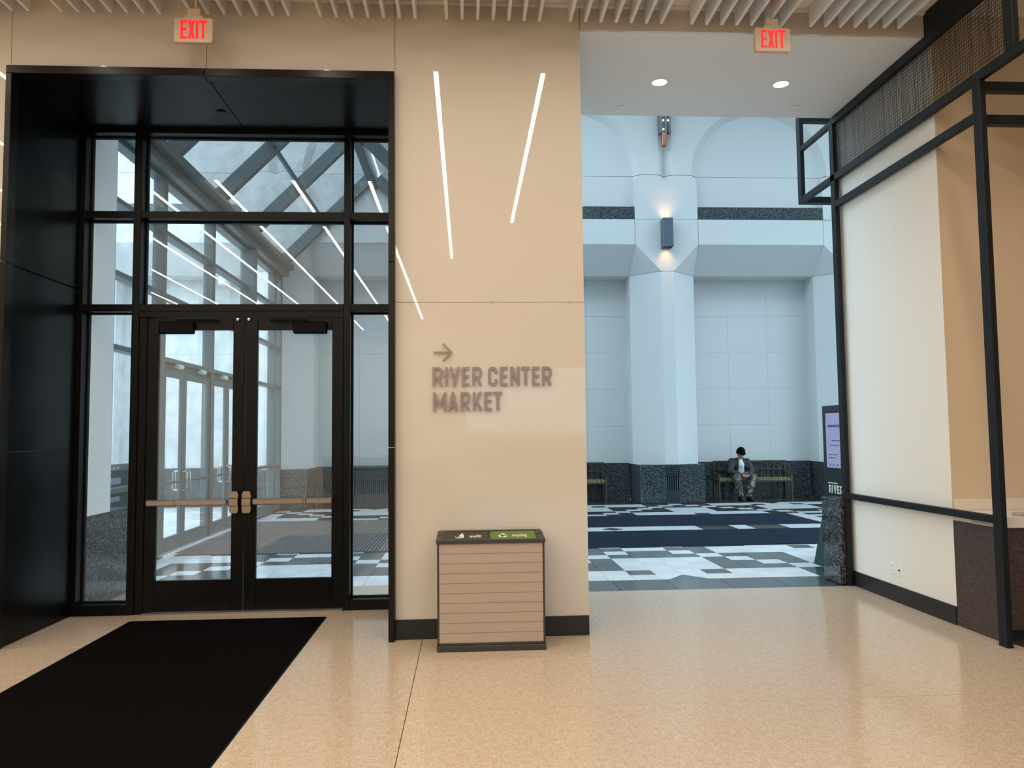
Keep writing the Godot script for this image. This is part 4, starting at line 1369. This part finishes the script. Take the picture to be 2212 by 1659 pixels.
func build_benches() -> void:
	var x0 := 6.13
	var x1 := 7.98
	var o := thing("bench", P((x0 + x1) / 2, 0, 19.1), "metal bench with a lattice back and green patterned cushion, the one a person sits on", "bench", "hall benches")
	var f := 18.87
	var b := 19.31
	var m: Material = M.bench
	for x in [x0 + 0.02, x1 - 0.02]:
		bx("leg", o, m, x - 0.02, x + 0.02, 0.0, 0.60, f, f + 0.035, 0.003)
		bx("leg", o, m, x - 0.015, x + 0.015, 0.0, 0.94, b - 0.035, b, 0.003)
		var st := S()
		tube(st, [P(x, 0.65, b - 0.02), P(x, 0.60, f + 0.016)], 0.016, 8)
		obj("arm", st, m, o)
	bx("seat_rail", o, m, x0, x1, 0.43, 0.46, f, f + 0.03, 0.003)
	bx("seat_rail", o, m, x0, x1, 0.43, 0.46, b - 0.04, b - 0.01, 0.003)
	for x in [x0 + 0.02, x1 - 0.02]:
		bx("side_rail", o, m, x - 0.012, x + 0.012, 0.43, 0.46, f + 0.03, b - 0.04, 0.003)
	var st := S()
	box(st, x0 + 0.035, x1 - 0.035, 0.462, 0.525, f - 0.005, b - 0.045, 0.024)
	obj("cushion", st, M.cushion, o)
	bx("back_rail", o, m, x0, x1, 0.915, 0.94, b - 0.035, b - 0.01, 0.003)
	bx("back_rail", o, m, x0, x1, 0.715, 0.74, b - 0.035, b - 0.01, 0.003)
	var n := 12
	for i in range(1, n):
		var x := x0 + (x1 - x0) * i / n
		bx("spindle", o, m, x - 0.009, x + 0.009, 0.46, 0.915, b - 0.031, b - 0.013, 0.002)
	for i in n:
		var xa := x0 + (x1 - x0) * i / n
		var xb := x0 + (x1 - x0) * (i + 1) / n
		var d := S()
		var p := P(xa, 0.915 if i % 2 == 0 else 0.74, b - 0.022)
		var q := P(xb, 0.74 if i % 2 == 0 else 0.915, b - 0.022)
		tube(d, [p, q], 0.009, 6)
		obj("brace", d, m, o)
	var c: Node3D = o.duplicate()
	c.name = numbered("bench", self)
	add_child(c, true)
	c.position.x -= 4.60
	c.set_meta("label", "metal bench with a green patterned cushion, half hidden behind the beige pillar")

func build_person() -> void:
	var o := thing("person", P(6.7, 0, 19.0), "seated person in black cap, dark jacket, white shirt and camouflage trousers looking at a phone", "person")
	var cap := func(a: Vector3, b: Vector3, r0: float, r1: float) -> Array: return [a, b, r0, r1]
	var pel := P(6.70, 0.64, 19.12)
	var waist := P(6.70, 0.74, 19.07)
	var chest := P(6.69, 0.87, 18.99)
	var neck := P(6.69, 0.985, 18.93)
	var head := P(6.69, 1.125, 18.85)
	var sh := [P(6.505, 0.925, 18.98), P(6.88, 0.915, 18.98)]
	var el := [P(6.425, 0.70, 18.86), P(6.965, 0.69, 18.87)]
	var wr := [P(6.63, 0.60, 18.66), P(6.80, 0.60, 18.66)]
	var hip := [P(6.61, 0.62, 19.08), P(6.79, 0.62, 19.08)]
	var kn := [P(6.52, 0.545, 18.66), P(6.93, 0.54, 18.67)]
	var an := [P(6.60, 0.11, 18.70), P(6.80, 0.11, 18.71)]
	# the body under the clothes, one surface
	var body := [[pel, waist, 0.13, 0.12], [waist, chest, 0.12, 0.13], [chest, neck, 0.09, 0.055], [neck, head, 0.052, 0.06], [head + Vector3(0, 0.02, 0), head + Vector3(0, 0.06, 0.0), 0.085, 0.085], [head + Vector3(0, -0.05, 0.05), head + Vector3(0, 0.0, 0.03), 0.05, 0.075]]
	for s in 2:
		body += [[chest, sh[s], 0.08, 0.055], [sh[s], el[s], 0.05, 0.04], [el[s], wr[s], 0.038, 0.028], [pel, hip[s], 0.11, 0.09], [hip[s], kn[s], 0.075, 0.055], [kn[s], an[s], 0.052, 0.035], [an[s], an[s] + Vector3(0, -0.06, 0.10), 0.03, 0.022]]
	var st := blob(body, 0.035, 0.014)
	# head details and hands on finer grids in the same surface
	var face := [[head + Vector3(0, -0.02, 0.095), head + Vector3(0, 0.015, 0.085), 0.013, 0.009], [head + Vector3(-0.028, -0.052, 0.085), head + Vector3(0.028, -0.052, 0.085), 0.011, 0.011], [head + Vector3(0, -0.082, 0.075), head + Vector3(0, -0.075, 0.06), 0.022, 0.03], [head + Vector3(-0.034, 0.02, 0.078), head + Vector3(-0.03, 0.02, 0.075), 0.011, 0.011], [head + Vector3(0.034, 0.02, 0.078), head + Vector3(0.03, 0.02, 0.075), 0.011, 0.011]]
	for s in [-1.0, 1.0]:
		face.append([head + Vector3(s * 0.088, 0.02, 0.0), head + Vector3(s * 0.088, -0.02, 0.008), 0.018, 0.013])
	st.append_from(blob(face, 0.012, 0.005).commit(), 0, Transform3D.IDENTITY)
	for s in 2:
		var g: float = [1.0, -1.0][s]
		var palm := P(6.675 if s == 0 else 6.757, 0.582, 18.60)
		var hb := [[wr[s], palm + Vector3(-g * 0.012, 0.006, 0), 0.027, 0.026], [palm + Vector3(0, 0.014, 0.0), palm + Vector3(g * 0.008, -0.012, 0.018), 0.022, 0.02]]
		for k in 4:
			var a := palm + Vector3(g * 0.008, 0.022 - k * 0.017, 0.02)
			var l := [0.036, 0.04, 0.037, 0.029][k] as float
			var b := a + Vector3(g * 0.006, -0.004, l * 0.75)
			var c := b + Vector3(g * l * 0.75, -0.002, -0.004)
			hb += [[a, b, 0.0095, 0.009], [b, c, 0.009, 0.0075]]
		var th := palm + Vector3(-g * 0.004, 0.026, 0.004)
		hb += [[th, th + Vector3(g * 0.014, 0.018, 0.02), 0.012, 0.0105], [th + Vector3(g * 0.014, 0.018, 0.02), th + Vector3(g * 0.032, 0.012, 0.034), 0.0105, 0.009]]
		st.append_from(blob(hb, 0.008, 0.004).commit(), 0, Transform3D.IDENTITY)
	obj("body", st, M.skin, o)
	var jk := [[P(6.64, 0.64, 19.12), chest + Vector3(-0.05, 0.0, -0.02), 0.155, 0.14], [P(6.76, 0.64, 19.12), chest + Vector3(0.05, 0.0, -0.02), 0.155, 0.14], [chest + Vector3(-0.09, 0.05, -0.02), neck + Vector3(-0.03, -0.02, -0.03), 0.10, 0.06], [chest + Vector3(0.09, 0.05, -0.02), neck + Vector3(0.03, -0.02, -0.03), 0.10, 0.06]]
	for s in 2:
		var g2: float = [-1.0, 1.0][s]
		jk += [[chest + Vector3(g2 * 0.1, 0, -0.01), sh[s], 0.11, 0.085], [sh[s], sh[s].lerp(el[s], 0.5), 0.088, 0.076], [sh[s].lerp(el[s], 0.5), el[s], 0.08, 0.066], [el[s], el[s].lerp(wr[s], 0.5), 0.068, 0.058], [el[s].lerp(wr[s], 0.5), wr[s], 0.06, 0.046]]
	obj("jacket", blob(jk, 0.03, 0.013), M.jacket, o)
	# quilting lines of the jacket are left to its cut; the collar stands up at the neck
	var co := S()
	tube(co, [neck + Vector3(-0.075, 0.0, 0.05), neck + Vector3(-0.085, 0.02, -0.02), neck + Vector3(0.0, 0.035, -0.08), neck + Vector3(0.085, 0.02, -0.02), neck + Vector3(0.075, 0.0, 0.05)], 0.022, 10)
	obj("collar", co, M.jacket, o)
	var shirt := [[neck + Vector3(0.0, -0.03, 0.03), chest + Vector3(0.012, -0.02, 0.115), 0.05, 0.062], [chest + Vector3(0.012, -0.02, 0.115), P(6.715, 0.70, 18.965), 0.062, 0.082], [P(6.715, 0.70, 18.965), P(6.715, 0.64, 18.99), 0.082, 0.085]]
	obj("shirt", blob(shirt, 0.03, 0.011), M.shirt, o)
	var tr := []
	for s in 2:
		tr += [[pel, hip[s], 0.13, 0.11], [hip[s], kn[s], 0.105, 0.088], [kn[s], kn[s].lerp(an[s], 0.35), 0.09, 0.083], [kn[s].lerp(an[s], 0.35), an[s] + Vector3(0, 0.02, 0), 0.083, 0.07]]
	obj("trousers", blob(tr, 0.03, 0.014), M.camo, o)
	var bt := []
	for s in 2:
		var toe := an[s] + Vector3([-0.02, 0.02][s], -0.065, 0.19) as Vector3
		bt = [[an[s] + Vector3(0, 0.12, 0), an[s] + Vector3(0, -0.05, 0.0), 0.06, 0.054], [an[s] + Vector3(0, -0.055, -0.03), an[s] + Vector3(0, -0.06, 0.06), 0.048, 0.046], [an[s] + Vector3(0, -0.06, 0.06), toe, 0.046, 0.042]]
		obj("boot", blob(bt, 0.02, 0.01), M.boots, o)
	var cp := [[head + Vector3(0, 0.05, -0.015), head + Vector3(0, 0.065, 0.015), 0.102, 0.098], [head + Vector3(0, 0.025, 0.0), head + Vector3(0, 0.03, 0.045), 0.1, 0.078]]
	var cs := blob(cp, 0.03, 0.009)
	var bill := []
	for i in 11:
		var a := deg_to_rad(180.0 - i * 18.0)
		bill.append(Vector2(cos(a) * 0.085, -0.02 - sin(a) * 0.095))
	var tb := Basis(Vector3.RIGHT, 0.75)
	prism(cs, PackedVector2Array(bill), head + Vector3(0, 0.035, 0.075), Vector3.RIGHT, tb * Vector3(0, 0, -1), tb * Vector3(0, 0.012, 0))
	obj("cap", cs, M.cap, o)
	var ph := thing("phone", P(6.717, 0.59, 18.57), "dark phone held in both hands of the seated person", "phone")
	var px := S()
	box(px, -0.036, 0.036, -0.004, 0.004, -0.07, 0.07, 0.003, Transform3D(Basis(Vector3.RIGHT, 0.6), P(6.717, 0.60, 18.575)))
	obj("phone_body", px, M.dark_slot, ph)

func build_hall_lights() -> void:
	var cx := 4.79
	var o := thing("wall_sconce", P(cx, 6.39, 18.1), "grey box wall light casting warm light up and down on the pier", "wall light")
	var st := S()
	# open box: four sides, with lamps near both ends
	for q in [[cx - 0.12, cx + 0.12, 17.98, 18.0], [cx - 0.12, cx + 0.12, 18.22, 18.24], [cx - 0.12, cx - 0.105, 18.0, 18.22], [cx + 0.105, cx + 0.12, 18.0, 18.22]]:
		box(st, q[0], q[1], 6.05, 6.74, q[2], q[3], 0.002)
	box(st, cx - 0.105, cx + 0.105, 6.25, 6.54, 18.0, 18.22)
	obj("housing", st, M.sconce, o)
	for s in [-1.0, 1.0]:
		var y: float = 6.395 + s * 0.20
		var g := S()
		lathe(g, [Vector2(0.0, 0.0), Vector2(0.05, 0.0), Vector2(0.05, 0.02), Vector2(0.0, 0.02)] if s > 0 else [Vector2(0.0, -0.02), Vector2(0.05, -0.02), Vector2(0.05, 0.0), Vector2(0.0, 0.0)], P(cx, y, 18.12), 20)
		obj("lamp_lens", g, M.led_glow, o)
		var l := SpotLight3D.new()
		l.name = "lamp"
		l.light_color = Color(1.0, 0.72, 0.42)
		l.light_energy = SCONCE
		l.spot_angle = 48.0
		l.spot_range = 20.0
		l.spot_attenuation = 2.0
		l.light_size = 0.05
		l.shadow_enabled = true
		o.add_child(l)
		l.position = P(cx, y + s * 0.03, 18.12) - o.position
		l.rotation = Vector3(PI / 2 * s, 0, 0)
	var c := thing("lantern", P(4.79, 9.0, 18.1), "tall metal lantern with small bulbs and a copper end in the pier groove", "wall light")
	var b := S()
	for q in [[-0.14, -0.05], [0.0, 0.06], [0.09, 0.14]]:
		box(b, 4.79 + q[0], 4.79 + q[1], 8.82, 10.1, 18.06, 18.2, 0.01)
	box(b, 4.74, 4.89, 8.86, 10.1, 18.12, 18.22)
	obj("body", b, M.sconce, c)
	var cpp := S()
	box(cpp, 4.72, 4.83, 8.52, 8.84, 18.06, 18.2, 0.01)
	obj("copper_end", cpp, M.copper, c)
	for q in [[4.745, 8.9], [4.745, 9.12], [4.745, 9.33], [4.86, 9.12], [4.86, 9.33]]:
		var s := S()
		lathe(s, [Vector2(0, -0.024), Vector2(0.017, -0.017), Vector2(0.024, 0), Vector2(0.017, 0.017), Vector2(0, 0.024)], P(q[0], q[1], 18.03), 12)
		obj("bulb", s, M.led_glow, c)
		var l := OmniLight3D.new()
		l.name = "lamp"
		l.light_color = Color(1.0, 0.85, 0.68)
		l.light_energy = 0.012
		l.omni_range = 10.0
		l.omni_attenuation = 2.0
		l.light_size = 0.02
		l.shadow_enabled = true
		c.add_child(l)
		l.position = P(q[0], q[1], 18.03) - c.position
	var e := thing("outdoor_light", P(-5.8, 5.3, 18.9), "small white cylinder light under the concrete soffit outside", "light")
	var cy := S()
	lathe(cy, [Vector2(0.0, -0.2), Vector2(0.13, -0.2), Vector2(0.14, -0.18), Vector2(0.14, 0.0), Vector2(0.0, 0.0)], P(-5.8, 5.5, 18.95), 24)
	obj("shade", cy, M.plate, e)

const SCONCE := 0.7

func build_kiosk() -> void:
	var o := thing("kiosk", P(4.83, 0, 9.85), "tall black information kiosk with a lavender screen behind the granite pier", "kiosk")
	bx("case", o, M.kiosk, 4.75, 4.91, 0.0, 1.985, 9.35, 10.22, 0.006)
	bx("bezel", o, M.dark_slot, 4.745, 4.752, 1.15, 1.91, 9.42, 10.13, 0.002)
	bx("screen", o, M.screen_glow, 4.742, 4.747, 1.175, 1.885, 9.45, 10.11, 0)
	var st := S()
	for q in [[1.70, 0.03, 9.55, 10.05], [1.52, 0.012, 9.6, 9.95], [1.46, 0.012, 9.75, 10.0], [1.34, 0.01, 9.8, 10.05], [1.30, 0.01, 9.85, 10.05]]:
		box(st, 4.7405, 4.743, q[0], q[0] + q[1], q[2], q[3])
	for k in 6:
		box(st, 4.7405, 4.743, 1.2, 1.225, 9.5 + k * 0.1, 9.53 + k * 0.1)
	obj("screen_print", st, M.screen_ink, o)
	var l := AreaLight3D.new()
	l.name = "lamp"
	l.area_size = Vector2(0.65, 0.7)
	l.light_color = Color(0.72, 0.68, 1.0)
	l.light_energy = 0.03
	l.area_normalize_energy = true
	l.area_range = 12.0
	l.area_attenuation = 2.0
	l.shadow_enabled = true
	o.add_child(l)
	l.position = P(4.735, 1.53, 9.78) - o.position
	l.rotation = Vector3(0, PI / 2, 0)
	# name on the foot of the kiosk, read from the far edge to the near one
	var x := 10.09
	for q in [["R", 0.07], ["I", 0.025], ["V", 0.075], ["E", 0.055], ["R", 0.07]]:
		letter("letter", q[0], P(4.749, 0.845, x), Vector3.BACK, Vector3.UP, q[1], 0.105, 0.02, -0.004, M.print_white, o)
		x -= q[1] + 0.02
	bx("small_print", o, M.print_white, 4.745, 4.751, 0.97, 0.982, 9.85, 10.1, 0)
	var lf := S()
	prism(lf, PackedVector2Array([Vector2(-9.6, 0.82), Vector2(-9.72, 0.84), Vector2(-9.6, 1.02)]), P(4.747, 0, 0), Vector3.BACK, Vector3.UP, Vector3(-0.003, 0, 0))
	obj("leaf_mark", lf, M.sign_green, o)
	var a := thing("floor_sign", P(4.47, 0, 9.55), "dark green folding floor sign half hidden behind the granite pier", "sign")
	var ap := Vector2(4.47, 0.6)
	for s in [-1.0, 1.0]:
		var p := S()
		slab(p, [Vector2(ap.x + s * 0.13 - 0.012, 0.0), Vector2(ap.x + s * 0.13 + 0.012, 0.0), Vector2(ap.x + 0.012, ap.y), Vector2(ap.x - 0.012, ap.y)], 9.43, 9.68)
		obj("board", p, M.sign_green, a)
	bx("spreader", a, M.print_white, 4.39, 4.55, 0.2, 0.212, 9.54, 9.57, 0.002)

func build_small_things() -> void:
	for i in 2:
		var d: float = [7.50, 7.37][i]
		var o := thing(["power_outlet", "data_outlet"][i], P(4.138, 0.31, d), ["white double power outlet low on the cream wall, left of its neighbour", "white plate with a single round jack low on the cream wall"][i], "outlet")
		bx("cover_plate", o, M.plate, 4.133, 4.141, 0.253, 0.367, d - 0.036, d + 0.036, 0.002)
		if i == 0:
			for y in [0.284, 0.336]:
				var st := S()
				box(st, 4.1305, 4.1345, y - 0.017, y + 0.017, d - 0.017, d + 0.017, 0.003)
				obj("socket", st, M.white_paint, o)
				var sl := S()
				box(sl, 4.1295, 4.131, y - 0.004, y + 0.008, d - 0.009, d - 0.006)
				box(sl, 4.1295, 4.131, y - 0.004, y + 0.008, d + 0.006, d + 0.009)
				obj("slot", sl, M.dark_slot, o)
		else:
			var st := S()
			lathe(st, [Vector2(0.0, 0.012), Vector2(0.007, 0.012), Vector2(0.008, 0.0)], P(4.133, 0.31, d), 14, Vector3.LEFT)
			obj("jack", st, M.dark_slot, o)
	var t := thing("wall_switch", P(-3.2, 1.5, 19.38), "small pale control box on the recess wall seen through the right door", "switch")
	bx("box_cover", t, M.plate, -3.30, -3.18, 1.42, 1.58, 19.35, 19.4, 0.008)
	bx("button", t, M.white_paint, -3.27, -3.21, 1.47, 1.53, 19.342, 19.352, 0.003)
	# two posters on the outside of the glass
	for i in 2:
		var y0: float = [1.05, 0.70][i]
		var y1: float = [1.33, 0.975][i]
		var o := thing("poster", P(-4.39, y0, 9.9), ["dark framed poster with a pale picture on the glass, above the rail", "dark framed poster on the glass, below the rail"][i], "poster", "posters on the vestibule glass")
		bx("board", o, M.kiosk, -4.395, -4.38, y0, y1, 9.5, 10.5, 0.003)
		var st := S()
		if i == 0:
			box(st, -4.38, -4.377, y0 + 0.03, y0 + 0.11, 9.62, 10.22)
			for k in 5:
				box(st, -4.38, -4.377, y1 - 0.06, y1 - 0.035, 9.66 + k * 0.11, 9.73 + k * 0.11)
		else:
			box(st, -4.38, -4.377, y1 - 0.11, y1 - 0.05, 9.62, 10.2)
			for k in 6:
				box(st, -4.38, -4.377, y0 + 0.05, y0 + 0.075, 9.66 + k * 0.09, 9.71 + k * 0.09)
		obj("print", st, M.poster_print, o)
	# a name wall and desk behind the viewer, seen only as faint reflections
	var s := thing("rear_sign", P(-1.2, 2.1, -11.38), "dark RIVER CENTER lettering on the wall behind the viewer, faintly mirrored in the pillar", "sign", "")
	for row in [[2.3, [["R", 0.0], ["I", 0.2], ["V", 0.27], ["E", 0.47], ["R", 0.63]]], [2.02, [["C", 0.0], ["E", 0.2], ["N", 0.37], ["T", 0.56], ["E", 0.74], ["R", 0.91]]]]:
		for q in row[1]:
			letter("letter", q[0], P(-0.25 - q[1], row[0], -11.38), Vector3.LEFT, Vector3.UP, 0.05 if q[0] == "I" else 0.15, 0.22, 0.035, 0.012, M.letter, s)
	var k := thing("reception_desk", P(-2.2, 0, -8), "walnut reception desk behind the viewer, faintly mirrored in the pillar", "desk")
	bx("front_panel", k, M.walnut, -4.2, -0.4, 0.0, 1.02, -8.4, -7.9, 0.004)
	bx("desk_top", k, M.worktop, -4.25, -0.35, 1.02, 1.07, -8.45, -7.82, 0.004)
